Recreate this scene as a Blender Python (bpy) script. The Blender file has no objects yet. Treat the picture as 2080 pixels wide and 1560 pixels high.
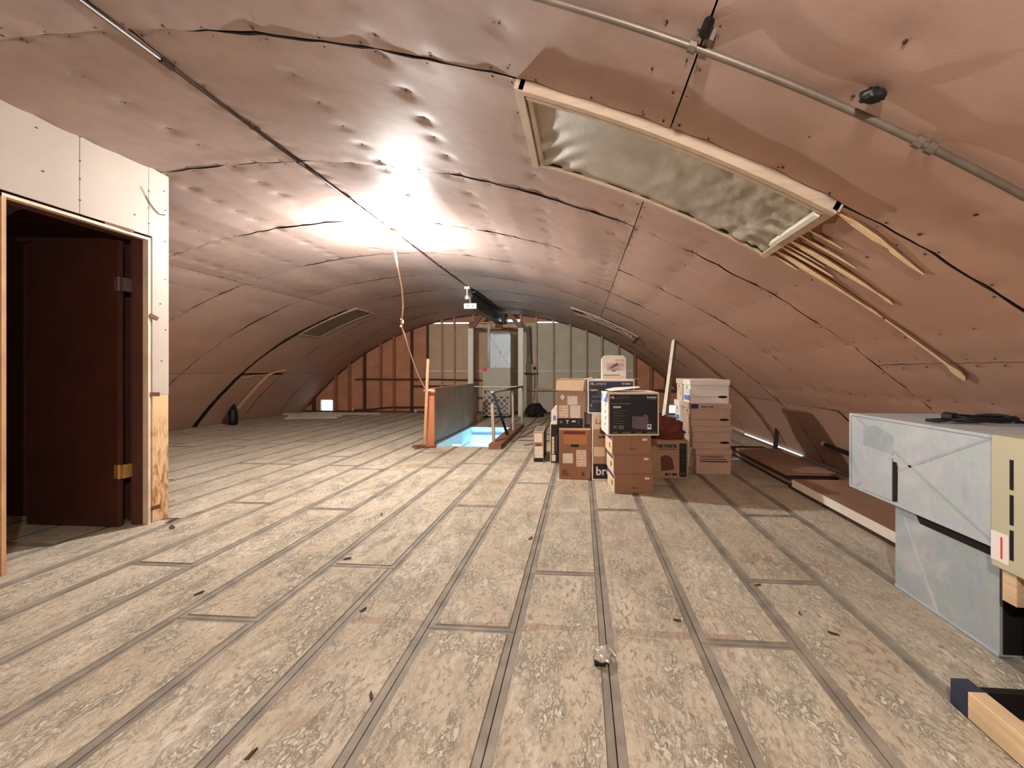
import bpy, bmesh, math, random
import numpy as np
from mathutils import Vector, Matrix, noise as mnoise
random.seed(7); np.random.seed(7)
S = bpy.context.scene
COL = S.collection
PI = math.pi

# ------------------------------------------------------------------ camera, world, lamps, exposure
PSI = math.atan(65 / 850)
cam_d = bpy.data.cameras.new('camera')
cam_d.sensor_width = 36; cam_d.sensor_fit = 'HORIZONTAL'
cam_d.lens = 850 / 2080 * 36
cam_d.shift_x = -75 / 2080
cam_d.shift_y = -26 / 2080
cam_d.clip_start = 0.02; cam_d.clip_end = 200
cam = bpy.data.objects.new('camera', cam_d); COL.objects.link(cam)
cam.location = (0, 0, 1.17); cam.rotation_euler = (PI / 2, 0, PSI)
S.camera = cam

W = bpy.data.worlds.new('daylight'); S.world = W; W.use_nodes = True
bg = W.node_tree.nodes['Background']
bg.inputs[0].default_value = (0.82, 0.93, 1.0, 1); bg.inputs[1].default_value = 0.6

BULB = 1300.0          # radiance of the bare bulb that hangs in view
BULB_FILL = 560.0      # added unseen bulb behind the camera that fills the foreground
HATCH_LIGHT = 22.0     # cool lamps of the room below the hatch

S.view_settings.view_transform = 'Standard'
S.view_settings.look = 'None'
S.view_settings.gamma = 1.0
S.view_settings.use_curve_mapping = False
S.view_settings.exposure = 2.47
S.cycles.max_bounces = 10
S.cycles.diffuse_bounces = 6
S.cycles.sample_clamp_indirect = 8.0
S.cycles.caustics_reflective = False
S.cycles.caustics_refractive = False

# vault of the attic: axis along +Y
VX, VZ, VR = -2.41, -4.29, 7.10
Y_FAR, Y_NEAR = 11.6, -3.0
def vz(x): return VZ + math.sqrt(max(0.0, VR * VR - (x - VX) ** 2))
def vpt(arc, y, d=0.0):
    a = arc / VR; r = VR - d
    return (VX + r * math.sin(a), y, VZ + r * math.cos(a))

# ------------------------------------------------------------------ materials
def lin(c):
    c = c / 255.0
    return c / 12.92 if c <= 0.04045 else ((c + 0.055) / 1.055) ** 2.4
def rgb(r, g, b): return (lin(r), lin(g), lin(b), 1)

class NT:
    def __init__(s, name):
        s.m = bpy.data.materials.new(name); s.m.use_nodes = True
        s.t = s.m.node_tree; s.b = s.t.nodes['Principled BSDF']; s.geo = None
    def n(s, typ, **kw):
        nd = s.t.nodes.new(typ)
        for k, v in kw.items():
            if k.startswith('i_'): nd.inputs[k[2:].replace('_', ' ')].default_value = v
            else: setattr(nd, k, v)
        return nd
    def l(s, a, b): s.t.links.new(a, b)
    def pos(s, obj=False, scale=(1, 1, 1)):
        if obj:
            src = s.n('ShaderNodeTexCoord').outputs['Object']
        else:
            src = s.n('ShaderNodeNewGeometry').outputs['Position']
        if scale != (1, 1, 1):
            mp = s.n('ShaderNodeMapping'); mp.inputs['Scale'].default_value = scale
            s.l(src, mp.inputs['Vector']); src = mp.outputs['Vector']
        return src
    def noise(s, vec, scale, detail=4, rough=0.55, dist=0.0):
        nd = s.n('ShaderNodeTexNoise'); nd.inputs['Scale'].default_value = scale
        nd.inputs['Detail'].default_value = detail; nd.inputs['Roughness'].default_value = rough
        nd.inputs['Distortion'].default_value = dist
        s.l(vec, nd.inputs['Vector']); return nd.outputs['Fac']
    def ramp(s, fac, stops):
        nd = s.n('ShaderNodeValToRGB'); cr = nd.color_ramp
        while len(cr.elements) < len(stops): cr.elements.new(0.5)
        for e, (p, c) in zip(cr.elements, stops):
            e.position = p; e.color = c if len(c) == 4 else (*c, 1)
        s.l(fac, nd.inputs['Fac']); return nd.outputs['Color']
    def mix(s, fac, a, b, mode='MIX'):
        nd = s.n('ShaderNodeMix'); nd.data_type = 'RGBA'; nd.blend_type = mode
        if isinstance(fac, (int, float)): nd.inputs[0].default_value = fac
        else: s.l(fac, nd.inputs[0])
        for v, i in ((a, 6), (b, 7)):
            if isinstance(v, tuple): nd.inputs[i].default_value = v
            else: s.l(v, nd.inputs[i])
        return nd.outputs[2]
    def math(s, op, a, b=0.0):
        nd = s.n('ShaderNodeMath'); nd.operation = op
        for v, i in ((a, 0), (b, 1)):
            if isinstance(v, (int, float)): nd.inputs[i].default_value = v
            else: s.l(v, nd.inputs[i])
        return nd.outputs[0]
    def bump(s, h, strength=0.3, dist=0.01):
        nd = s.n('ShaderNodeBump'); nd.inputs['Strength'].default_value = strength
        nd.inputs['Distance'].default_value = dist
        s.l(h, nd.inputs['Height']); s.l(nd.outputs['Normal'], s.b.inputs['Normal'])
    def col(s, c):
        if isinstance(c, tuple): s.b.inputs['Base Color'].default_value = c
        else: s.l(c, s.b.inputs['Base Color'])
    def set(s, rough=0.6, metal=0.0, spec=0.5):
        s.b.inputs['Roughness'].default_value = rough
        s.b.inputs['Metallic'].default_value = metal
        s.b.inputs['Specular IOR Level'].default_value = spec

BLACK, WHITE = (0, 0, 0, 1), (1, 1, 1, 1)
def dim(c, k): return (c[0] * k, c[1] * k, c[2] * k, 1)

def simple(name, c, rough=0.6, var=0.12, scale=8, metal=0.0, spec=0.4, bump=0.0, bscale=60, obj=True, stretch=(1, 1, 1)):
    m = NT(name); v = m.pos(obj, stretch)
    f = m.noise(v, scale, 5)
    m.col(m.ramp(f, [(0.3, dim(c, 1 - var)), (0.7, dim(c, 1 + var))]))
    m.set(rough, metal, spec)
    if bump: m.bump(m.noise(v, bscale, 3), bump, 0.004)
    return m.m

def wood(name, c, dark=0.6, scale=3.0, axis='Y', rough=0.65):
    st = {'X': (1, 14, 14), 'Y': (14, 1, 14), 'Z': (14, 14, 1)}[axis]
    m = NT(name); v = m.pos(True, st)
    f = m.noise(v, scale, 6, 0.6, 0.6)
    g = m.noise(m.pos(True), 5, 3)
    c1 = m.ramp(f, [(0.25, dim(c, dark)), (0.62, c), (0.85, dim(c, 1.15))])
    m.col(m.mix(m.ramp(g, [(0.45, BLACK), (0.75, (0.5, 0.5, 0.5))]), c1, dim(c, 0.55)))
    m.set(rough); m.bump(f, 0.25, 0.003); return m.m

def paper_print(name, paper, ink, rows=90.0, cols=22.0, obj=True):
    """white label with lines of small print"""
    m = NT(name); src = m.n('ShaderNodeTexCoord').outputs['Object']
    sep = m.n('ShaderNodeSeparateXYZ'); m.l(src, sep.inputs[0])
    st = m.math('SINE', m.math('MULTIPLY', sep.outputs['Z'], rows * 6.28))
    mp = m.n('ShaderNodeMapping'); mp.inputs['Scale'].default_value = (cols, cols, 14); m.l(src, mp.inputs['Vector'])
    nz = m.noise(mp.outputs['Vector'], 3.0, 2)
    a = m.math('MULTIPLY', m.math('GREATER_THAN', st, 0.3), m.math('GREATER_THAN', nz, 0.53))
    m.col(m.mix(a, paper, ink)); m.set(0.6, 0, 0.3); return m.m

def make_vault_mat():
    m = NT('brown_vault_board'); v = m.pos()
    f = m.noise(v, 1.1, 4, 0.5); g = m.noise(v, 9, 6, 0.6); h = m.noise(v, 160, 3)
    a, b = rgb(184, 162, 152), rgb(168, 148, 142)
    c = m.ramp(f, [(0.3, a), (0.7, b)])
    c = m.mix(m.ramp(g, [(0.3, (0.22,) * 3), (0.55, BLACK)]), c, rgb(140, 112, 98))
    c = m.mix(m.ramp(g, [(0.66, BLACK), (0.85, (0.3,) * 3)]), c, rgb(196, 176, 166))
    # greyer crown paints the bulb's sheen into the sheets, browner towards the eaves
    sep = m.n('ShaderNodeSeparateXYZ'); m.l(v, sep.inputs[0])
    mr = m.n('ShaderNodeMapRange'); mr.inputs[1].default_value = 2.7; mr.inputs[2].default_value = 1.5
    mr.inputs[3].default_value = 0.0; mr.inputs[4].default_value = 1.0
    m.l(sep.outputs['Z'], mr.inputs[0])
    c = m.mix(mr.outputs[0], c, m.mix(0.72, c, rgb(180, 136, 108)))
    m.col(c); m.set(0.55, 0, 0.25)
    m.l(m.ramp(f, [(0.3, (0.54,) * 3), (0.7, (0.66,) * 3)]), m.b.inputs['Roughness'])
    m.bump(m.math('ADD', m.math('MULTIPLY', g, 0.6), m.math('MULTIPLY', h, 0.12)), 0.35, 0.006)
    return m.m

def make_plank_mat():
    m = NT('worn_plank_top'); v = m.pos()
    vs = m.pos(False, (1.6, 0.8, 1))
    big = m.noise(v, 0.8, 3); mid = m.noise(vs, 4.5, 6, 0.62, 0.8); fine = m.noise(vs, 30, 6, 0.72, 0.5)
    vf = m.noise(vs, 90, 4, 0.65)
    base = m.ramp(big, [(0.3, rgb(192, 181, 158)), (0.7, rgb(210, 201, 180))])
    flake = m.math('MULTIPLY', m.ramp(mid, [(0.46, BLACK), (0.62, WHITE)]), m.ramp(fine, [(0.47, BLACK), (0.56, WHITE)]))
    c = m.mix(m.math('MULTIPLY', flake, 0.85), base, rgb(232, 224, 204))
    peel = m.math('MULTIPLY', m.ramp(mid, [(0.40, WHITE), (0.52, BLACK)]), m.ramp(fine, [(0.40, WHITE), (0.50, BLACK)]))
    c = m.mix(m.math('MULTIPLY', peel, 0.8), c, rgb(140, 116, 96))
    wide = m.noise(m.pos(False, (1, .7, 1)), 1.9, 5, 0.65, 0.4)
    c = m.mix(m.math('MULTIPLY', m.ramp(wide, [(0.50, BLACK), (0.64, (0.7,) * 3)]), m.ramp(fine, [(0.42, BLACK), (0.58, WHITE)])), c, rgb(236, 230, 214))
    c = m.mix(m.math('MULTIPLY', m.ramp(wide, [(0.34, (0.65,) * 3), (0.46, BLACK)]), m.ramp(fine, [(0.44, WHITE), (0.58, BLACK)])), c, rgb(146, 124, 104))
    sp = m.noise(v, 38, 2); c = m.mix(m.ramp(sp, [(0.73, BLACK), (0.78, (0.8,) * 3)]), c, rgb(92, 70, 54))
    c = m.mix(m.math('MULTIPLY', vf, 0.22), c, rgb(150, 126, 102))
    sp2 = m.n('ShaderNodeSeparateXYZ'); m.l(v, sp2.inputs[0])
    yb = m.math('ADD', sp2.outputs['Y'], m.math('MULTIPLY', m.noise(v, 2.5, 3), -0.12))
    band = m.math('MULTIPLY', m.math('MULTIPLY', m.math('GREATER_THAN', yb, 1.815), m.math('LESS_THAN', yb, 1.865)),
                  m.math('MULTIPLY', m.math('GREATER_THAN', sp2.outputs['X'], -1.15), m.math('LESS_THAN', sp2.outputs['X'], 0.72)))
    c = m.mix(m.math('MULTIPLY', band, m.ramp(mid, [(0.35, WHITE), (0.6, (0.3,) * 3)])), c, m.mix(0.55, c, rgb(150, 112, 88)))
    def ell(x0, y0, a, b):
        dx = m.math('MULTIPLY', m.math('SUBTRACT', sp2.outputs['X'], x0), 1 / a); dy = m.math('MULTIPLY', m.math('SUBTRACT', sp2.outputs['Y'], y0), 1 / b)
        return m.math('LESS_THAN', m.math('ADD', m.math('MULTIPLY', dx, dx), m.math('MULTIPLY', dy, dy)), 1.0)
    c = m.mix(m.math('MULTIPLY', m.math('ADD', ell(-2.0, 5.05, .17, .12), m.math('MULTIPLY', ell(-.95, 4.35, .22, .16), .6)), 0.5), c, rgb(150, 122, 84))
    rd = m.noise(m.pos(False, (1, 1.6, 1)), 1.7, 4, 0.6)
    c = m.mix(m.ramp(rd, [(0.60, BLACK), (0.72, (0.55,) * 3)]), c, rgb(158, 126, 108))
    m.col(c); m.set(0.62, 0, 0.35)
    hgt = m.math('ADD', m.math('MULTIPLY', flake, 0.7), m.math('ADD', m.math('MULTIPLY', fine, 0.7), m.math('MULTIPLY', vf, 0.35)))
    m.bump(hgt, 1.0, 0.010); return m.m

def make_galv(name='galvanised_sheet', base=(176, 182, 184)):
    m = NT(name); v = m.pos(True)
    vo = m.n('ShaderNodeTexVoronoi'); vo.inputs['Scale'].default_value = 34; m.l(v, vo.inputs['Vector'])
    f = m.noise(v, 3.2, 6, 0.65, 0.8)
    c = m.mix(0.12, rgb(*base), vo.outputs['Color'], 'SOFT_LIGHT')
    c = m.mix(m.ramp(f, [(0.52, BLACK), (0.70, (0.55,) * 3)]), c, rgb(214, 216, 214))
    c = m.mix(m.ramp(f, [(0.30, (0.5,) * 3), (0.44, BLACK)]), c, rgb(150, 156, 160))
    m.col(c); m.set(0.5, 0.2, 0.5); m.bump(f, 0.12, 0.01); return m.m

def make_painted_wall():
    m = NT('cream_painted_board'); v = m.pos()
    f = m.noise(v, 1.6, 5); g = m.noise(v, 28, 3)
    c = m.ramp(f, [(0.3, rgb(172, 160, 148)), (0.7, rgb(186, 175, 162))])
    c = m.mix(m.ramp(g, [(0.70, BLACK), (0.76, (0.35,) * 3)]), c, rgb(150, 130, 112))
    m.col(c); m.set(0.55, 0, 0.35); m.bump(m.noise(v, 50, 3), 0.12, 0.003); return m.m

def make_stained_wall():
    m = NT('bare_stained_board'); v = m.pos()
    f = m.noise(m.pos(False, (1, 9, 2.2)), 5, 6, 0.6, 0.5)
    sep = m.n('ShaderNodeSeparateXYZ'); m.l(v, sep.inputs[0])
    mr = m.n('ShaderNodeMapRange'); mr.inputs[1].default_value = 0.9; mr.inputs[2].default_value = 0.55
    m.l(sep.outputs['Z'], mr.inputs[0])
    c = m.mix(m.math('MULTIPLY', m.ramp(f, [(0.45, BLACK), (0.6, WHITE)]), mr.outputs[0]), rgb(214, 184, 142), rgb(158, 104, 60))
    m.col(c); m.set(0.6); m.bump(f, 0.2, 0.003); return m.m

def make_card(name, c, var=0.08):
    m = NT(name); v = m.pos(True)
    f = m.noise(v, 5, 4); g = m.noise(m.pos(True, (1, 1, 60)), 3, 2)
    m.col(m.ramp(f, [(0.3, dim(c, 1 - var)), (0.7, dim(c, 1 + var))])); m.set(0.7, 0, 0.25)
    m.bump(g, 0.06, 0.002); return m.m

def make_fabric():
    m = NT('olive_window_cloth'); v = m.pos()
    w1 = m.n('ShaderNodeTexWave'); w1.wave_type = 'BANDS'; w1.bands_direction = 'X'; w1.inputs['Scale'].default_value = 55
    w1.inputs['Distortion'].default_value = 3; w1.inputs['Detail'].default_value = 2; m.l(v, w1.inputs['Vector'])
    w2 = m.n('ShaderNodeTexWave'); w2.wave_type = 'BANDS'; w2.bands_direction = 'Y'; w2.inputs['Scale'].default_value = 60
    w2.inputs['Distortion'].default_value = 3; m.l(v, w2.inputs['Vector'])
    f = m.noise(v, 5, 5)
    m.col(m.ramp(f, [(0.3, rgb(172, 162, 146)), (0.7, rgb(196, 186, 168))])); m.set(0.38, 0, 0.6)
    m.bump(m.math('ADD', w1.outputs['Fac'], m.math('MULTIPLY', w2.outputs['Fac'], 0.6)), 0.5, 0.004); return m.m

def emit(name, c, s):
    m = NT(name); m.b.inputs['Base Color'].default_value = c
    m.b.inputs['Emission Color'].default_value = c; m.b.inputs['Emission Strength'].default_value = s
    return m.m

def glass_mat():
    m = NT('window_glass'); t = m.t
    tr = m.n('ShaderNodeBsdfTransparent'); tr.inputs[0].default_value = (0.9, 0.97, 1, 1)
    gl = m.n('ShaderNodeBsdfGlossy'); gl.inputs['Roughness'].default_value = 0.05
    nz = m.noise(m.pos(), 30, 3)
    mx = m.n('ShaderNodeMixShader'); m.l(m.math('MULTIPLY', nz, 0.12), mx.inputs[0])
    m.l(tr.outputs[0], mx.inputs[1]); m.l(gl.outputs[0], mx.inputs[2])
    m.l(mx.outputs[0], t.nodes['Material Output'].inputs['Surface']); return m.m

M = dict(
    vault=make_vault_mat(), plank=make_plank_mat(), galv=make_galv('galvanised_sheet', (186, 196, 201)), galv2=make_galv('dull_galvanised_sheet', (166, 177, 181)),
    paint=make_painted_wall(), stained=make_stained_wall(), cloth=make_fabric(), glass=glass_mat(),
    rim=simple('worn_grey_plank_edge', rgb(136, 128, 115), 0.7, 0.3, 7, bump=0.3, obj=False),
    gap=simple('dark_gap', rgb(38, 28, 24), 0.9, 0.2),
    shell=simple('dark_roof_backing', rgb(40, 26, 22), 0.9, 0.2),
    subfloor=simple('dark_subfloor', rgb(52, 44, 38), 0.9, 0.2),
    nail=simple('rusty_nail', rgb(60, 42, 36), 0.6, 0.2),
    orange=simple('orange_brown_fibreboard', rgb(200, 142, 110), 0.7, 0.14, 3, bump=0.15, obj=False),
    tan=simple('tan_insulation_board', rgb(208, 180, 150), 0.75, 0.08, 3, obj=False),
    khaki=simple('khaki_insulation_board', rgb(200, 194, 174), 0.75, 0.08, 3, obj=False),
    stud_o=wood('orange_stud_wood', rgb(172, 114, 84), 0.7, 3, 'Z'),
    stud_d=wood('dark_stud_wood', rgb(96, 58, 42), 0.7, 3, 'Z'),
    stud_l=wood('pale_stud_wood', rgb(206, 168, 136), 0.7, 3, 'Z'),
    post=simple('white_painted_post', rgb(232, 226, 212), 0.6, 0.06),
    brace=wood('brown_brace_wood', rgb(134, 98, 80), 0.7, 3, 'Z'),
    beam=simple('dark_steel_beam', rgb(44, 46, 44), 0.38, 0.2, 4, metal=0.4),
    white=simple('white_enamel', rgb(226, 224, 216), 0.4, 0.04),
    black=simple('black_rubber', rgb(22, 20, 20), 0.5, 0.15),
    blackm=simple('black_metal', rgb(26, 24, 24), 0.4, 0.15, metal=0.5),
    conduit=simple('weathered_conduit', rgb(112, 98, 86), 0.45, 0.25, 6, metal=0.35, bump=0.2),
    conduit_d=simple('dark_conduit', rgb(84, 64, 56), 0.5, 0.2, 6, metal=0.2),
    trim=wood('pale_painted_trim', rgb(228, 210, 184), 0.85, 2, 'Y'),
    trimz=wood('pale_jamb_trim', rgb(232, 214, 186), 0.85, 2, 'Z'),
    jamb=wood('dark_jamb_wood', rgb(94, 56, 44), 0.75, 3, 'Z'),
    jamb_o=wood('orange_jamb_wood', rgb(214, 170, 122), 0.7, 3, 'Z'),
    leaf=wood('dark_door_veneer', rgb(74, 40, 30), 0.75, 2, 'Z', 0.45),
    brass=simple('brass', rgb(206, 168, 96), 0.35, 0.1, 10, metal=0.7),
    steel=simple('dull_steel_hinge', rgb(110, 96, 96), 0.4, 0.1, 10, metal=0.5),
    shim=wood('brown_shim_wood', rgb(122, 74, 54), 0.75, 3, 'Y'),
    frame=wood('pale_frame_wood', rgb(206, 182, 158), 0.75, 3, 'X'),
    framey=wood('pale_frame_wood_end', rgb(208, 186, 164), 0.75, 3, 'Y'),
    torn=simple('torn_cream_paper', rgb(240, 212, 168), 0.7, 0.12, 12),
    tornb=simple('stained_or_shaded_torn_edge', rgb(134, 88, 60), 0.75, 0.2, 14),
    cab=simple('taupe_enamel', rgb(178, 168, 152), 0.5, 0.05),
    tanm=simple('cream_enamel_cabinet', rgb(192, 188, 160), 0.45, 0.05, 3),
    dark=simple('dark_recess_and_shade', rgb(18, 15, 14), 0.8, 0.1),
    red=simple('red_sticker', rgb(222, 76, 58), 0.5, 0.05),
    pipe=simple('white_flue_pipe', rgb(206, 200, 190), 0.45, 0.05),
    filt=simple('grey_filter_mat', rgb(112, 102, 92), 0.8, 0.2, 30),
    rail=simple('painted_rail_pipe', rgb(172, 160, 142), 0.5, 0.1),
    cover=simple('worn_cover_plywood', rgb(132, 100, 78), 0.55, 0.28, 2.6, bump=0.1),
    edge=wood('orange_edge_wood', rgb(196, 122, 84), 0.8, 3, 'Z'),
    curb=wood('brown_curb_wood', rgb(140, 92, 66), 0.75, 3, 'Y'),
    blue=simple('blue_lit_shaft_wall', rgb(206, 228, 234), 0.5, 0.06),  # cool light of the stairwell painted into its wall colour
    rope=simple('cream_cord', rgb(222, 184, 150), 0.7, 0.1, 60),
    card=make_card('brown_cardboard', rgb(150, 112, 86)), card4=make_card('beige_filing_cardboard', rgb(194, 166, 146)), card2=make_card('pale_cardboard', rgb(172, 138, 110)),
    card3=make_card('red_brown_cardboard', rgb(156, 112, 88)), cardl=make_card('cream_cardboard', rgb(228, 206, 172)),
    cardw=make_card('white_cardboard', rgb(236, 230, 222), 0.03), wback=make_card('white_filing_cardboard', rgb(222, 200, 178), 0.04),
    navy=simple('navy_print', rgb(34, 38, 58), 0.4, 0.15, 3), nblack=simple('black_print', rgb(26, 28, 34), 0.4, 0.15, 3),
    ink=simple('black_ink', rgb(30, 24, 22), 0.6, 0.1), whiteink=simple('white_ink', rgb(226, 222, 216), 0.5, 0.03),
    greyink=simple('grey_ink', rgb(92, 92, 96), 0.5, 0.05), purple=simple('purple_print', rgb(92, 66, 150), 0.5, 0.1),
    bluep=simple('blue_print', rgb(110, 140, 190), 0.5, 0.2, 20), brownink=simple('brown_ink', rgb(98, 58, 40), 0.6, 0.1),
    mauve=simple('mauve_print', rgb(104, 86, 96), 0.5, 0.12, 10), maroon=simple('maroon_tape', rgb(120, 44, 40), 0.4, 0.1),
    tape=simple('clear_tan_tape', rgb(190, 130, 86), 0.25, 0.05),
    label=paper_print('printed_label', rgb(232, 224, 212), rgb(186, 176, 168), 60.0, 40.0),
    label2=paper_print('barcode_label', rgb(228, 212, 192), rgb(176, 134, 118), 34, 70),
    photo=simple('printed_picture', rgb(204, 178, 168), 0.5, 0.35, 14),
    bag=simple('red_brown_cloth', rgb(112, 54, 42), 0.85, 0.25, 8, bump=0.3),
    bagk=simple('black_cloth', rgb(26, 28, 26), 0.8, 0.25, 8, bump=0.3),
    board=simple('brown_hardboard', rgb(156, 126, 106), 0.55, 0.12, 3), boardd=simple('dark_hardboard_edge', rgb(64, 42, 34), 0.6, 0.2, 8),
    boardw=simple('white_board_edge', rgb(236, 230, 218), 0.5, 0.05, 20),
    pine=wood('yellow_pine', rgb(228, 200, 158), 0.65, 3, 'Y'), pinet=wood('weathered_pine', rgb(176, 150, 122), 0.7, 3, 'Y'),
    bluet=simple('navy_tape', rgb(40, 48, 72), 0.5, 0.15),
    lumber=wood('grey_lumber', rgb(214, 198, 178), 0.75, 3, 'X'), lean=wood('white_leaning_board', rgb(240, 230, 212), 0.9, 2, 'Z'),
    lean_shade=simple('shaded_board_side', rgb(110, 96, 78), 0.6, 0.2, 8),
    foil=simple('crumpled_foil', rgb(220, 214, 204), 0.25, 0.1, 30, metal=0.5),
    chip=simple('brown_chip', rgb(84, 56, 42), 0.8, 0.2), flake=simple('pale_paint_flake', rgb(222, 206, 180), 0.7, 0.1),
    elec=simple('pale_electric_box', rgb(206, 198, 182), 0.5, 0.15, 10),
    stick=wood('pale_stick_wood', rgb(206, 156, 116), 0.8, 3, 'Z'),
    bulb=emit('lit_bulb_glass', (1.0, 0.97, 0.93, 1), BULB), fill_bulb=emit('fill_bulb_glass', (1.0, 0.97, 0.93, 1), BULB_FILL),
    plate=simple('brass_toned_box', rgb(190, 150, 104), 0.45, 0.1),
)

# ------------------------------------------------------------------ mesh helpers
class MB:
    def __init__(s): s.v = []; s.f = []; s.mi = []; s.cur = 0
    def add(s, vs, fs):
        o = len(s.v); s.v += [tuple(p) for p in vs]
        s.f += [tuple(i + o for i in f) for f in fs]; s.mi += [s.cur] * len(fs); return s
    def box(s, x0, y0, z0, x1, y1, z1):
        return s.add([(x0, y0, z0), (x1, y0, z0), (x1, y1, z0), (x0, y1, z0), (x0, y0, z1), (x1, y0, z1), (x1, y1, z1), (x0, y1, z1)],
                     [(3, 2, 1, 0), (4, 5, 6, 7), (0, 1, 5, 4), (1, 2, 6, 5), (2, 3, 7, 6), (3, 0, 4, 7)])
    def bar(s, p0, p1, w, h, up=(0, 0, 1)):
        p0, p1 = Vector(p0), Vector(p1); d = (p1 - p0).normalized()
        a = d.cross(Vector(up)).normalized(); b = a.cross(d).normalized()
        vs = [p + a * (sx * w / 2) + b * (sy * h / 2) for p in (p0, p1) for sx, sy in ((-1, -1), (1, -1), (1, 1), (-1, 1))]
        return s.add(vs, [(0, 1, 2, 3), (7, 6, 5, 4), (0, 4, 5, 1), (1, 5, 6, 2), (2, 6, 7, 3), (3, 7, 4, 0)])
    def tube(s, pts, r, n=8):
        pts = [Vector(p) for p in pts]; rings = []; up = Vector((0.13, 0.21, 0.97))
        for i, p in enumerate(pts):
            d = (pts[min(i + 1, len(pts) - 1)] - pts[max(i - 1, 0)]).normalized()
            a = d.cross(up)
            if a.length < 0.05: a = d.cross(Vector((1, 0, 0)))
            a.normalize(); b = d.cross(a).normalized()
            rr = r[i] if isinstance(r, (list, tuple)) else r
            rings.append([p + (a * math.cos(t) + b * math.sin(t)) * rr for t in [2 * PI * k / n for k in range(n)]])
        vs = [p for ring in rings for p in ring]; fs = []
        for i in range(len(rings) - 1):
            for k in range(n):
                fs.append((i * n + k, i * n + (k + 1) % n, (i + 1) * n + (k + 1) % n, (i + 1) * n + k))
        fs.append(tuple(range(n))[::-1]); fs.append(tuple((len(rings) - 1) * n + k for k in range(n)))
        return s.add(vs, fs)
    def prism(s, poly, to3, t):
        """poly: 2D outline, to3(u,v,w) -> 3D; thickness from w=0 to w=t"""
        n = len(poly)
        vs = [to3(u, v, 0) for u, v in poly] + [to3(u, v, t) for u, v in poly]
        fs = [tuple(range(n)), tuple(range(2 * n - 1, n - 1, -1))] + [(i, n + i, n + (i + 1) % n, (i + 1) % n) for i in range(n)]
        return s.add(vs, fs)
    def build(s, name, mat, parent=None, smooth=False, bevel=0.0, loc=None):
        me = bpy.data.meshes.new(name); me.from_pydata(s.v, [], s.f)
        for x in (mat if isinstance(mat, (list, tuple)) else [mat]): me.materials.append(x)
        if any(s.mi): me.polygons.foreach_set('material_index', s.mi)
        bm = bmesh.new(); bm.from_mesh(me)
        bmesh.ops.recalc_face_normals(bm, faces=bm.faces)
        if bevel: bmesh.ops.bevel(bm, geom=bm.edges[:], offset=bevel, segments=1, affect='EDGES', profile=0.5)
        bm.to_mesh(me); bm.free()
        if smooth:
            me.polygons.foreach_set('use_smooth', [True] * len(me.polygons))
        o = bpy.data.objects.new(name, me); COL.objects.link(o)
        if parent: o.parent = parent
        if loc: o.location = loc
        return o
def B(*a): return MB().box(*a)

def tag(o, label, cat, group=None):
    o['label'] = label; o['category'] = cat
    if group: o['group'] = group
    return o
def root(name, label, cat, loc=(0, 0, 0), rz=0.0, group=None):
    o = bpy.data.objects.new(name, None); COL.objects.link(o); o.empty_display_size = 0.1
    o.location = loc; o.rotation_euler = (0, 0, rz); return tag(o, label, cat, group)
def struct_root(name, label=None):
    o = bpy.data.objects.new(name, None); COL.objects.link(o); o['kind'] = 'structure'
    if label: o['label'] = label
    return o
def st(o, label=None):
    o['kind'] = 'structure'
    if label: o['label'] = label
    return o
def text(s, parent, loc, size, mat, face='front', name='lettering', align='LEFT', bold=0.0):
    c = bpy.data.curves.new(name, 'FONT'); c.body = s; c.size = size; c.align_x = align; c.extrude = 0.0004
    c.offset = bold; c.resolution_u = 3; c.materials.append(mat)
    o = bpy.data.objects.new(name, c); COL.objects.link(o); o.parent = parent; o.location = loc
    o.rotation_euler = (PI / 2, 0, 0) if face == 'front' else (PI / 2, 0, -PI / 2)
    me = bpy.data.meshes.new_from_object(o); me.name = name
    q = bpy.data.objects.new(name, me); COL.objects.link(q); q.parent = parent; q.location = loc; q.rotation_euler = o.rotation_euler
    bpy.data.objects.remove(o)
    return q
def decal(parent, name, mat, face, u0, v0, u1, v1, t=0.0015, off=0.0):
    if face == 'front': return B(u0, -off - t, v0, u1, -off, v1).build(name, mat, parent)
    if face == 'left': return B(-off - t, u0, v0, -off, u1, v1).build(name, mat, parent)
    if face == 'top': return B(u0, v0, off, u1, v1, off + t).build(name, mat, parent)
def lump(name, mat, parent, loc, size, seed, amp=0.25, sub=4, freq=2.2, folds=0.0):
    bm = bmesh.new(); bmesh.ops.create_icosphere(bm, subdivisions=sub, radius=1.0)
    for v in bm.verts:
        p = v.co.copy(); k = 1 + amp * mnoise.noise(p * freq + Vector((seed, seed * .7, 0))) + amp * .5 * mnoise.noise(p * freq * 2.3 + Vector((0, seed, seed)))
        if folds: k += folds * abs(mnoise.noise(Vector((p.x * 5, p.y * 2, p.z * 5 + seed))))
        p *= k; p = Vector((p.x * size[0], p.y * size[1], p.z * size[2]))
        if p.z < -size[2] * 0.55: p.z = -size[2] * 0.55
        v.co = p + Vector((0, 0, size[2] * 0.55))
    me = bpy.data.meshes.new(name); bm.to_mesh(me); bm.free(); me.materials.append(mat)
    me.polygons.foreach_set('use_smooth', [True] * len(me.polygons))
    o = bpy.data.objects.new(name, me); COL.objects.link(o); o.location = loc
    if parent: o.parent = parent
    return o

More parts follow.
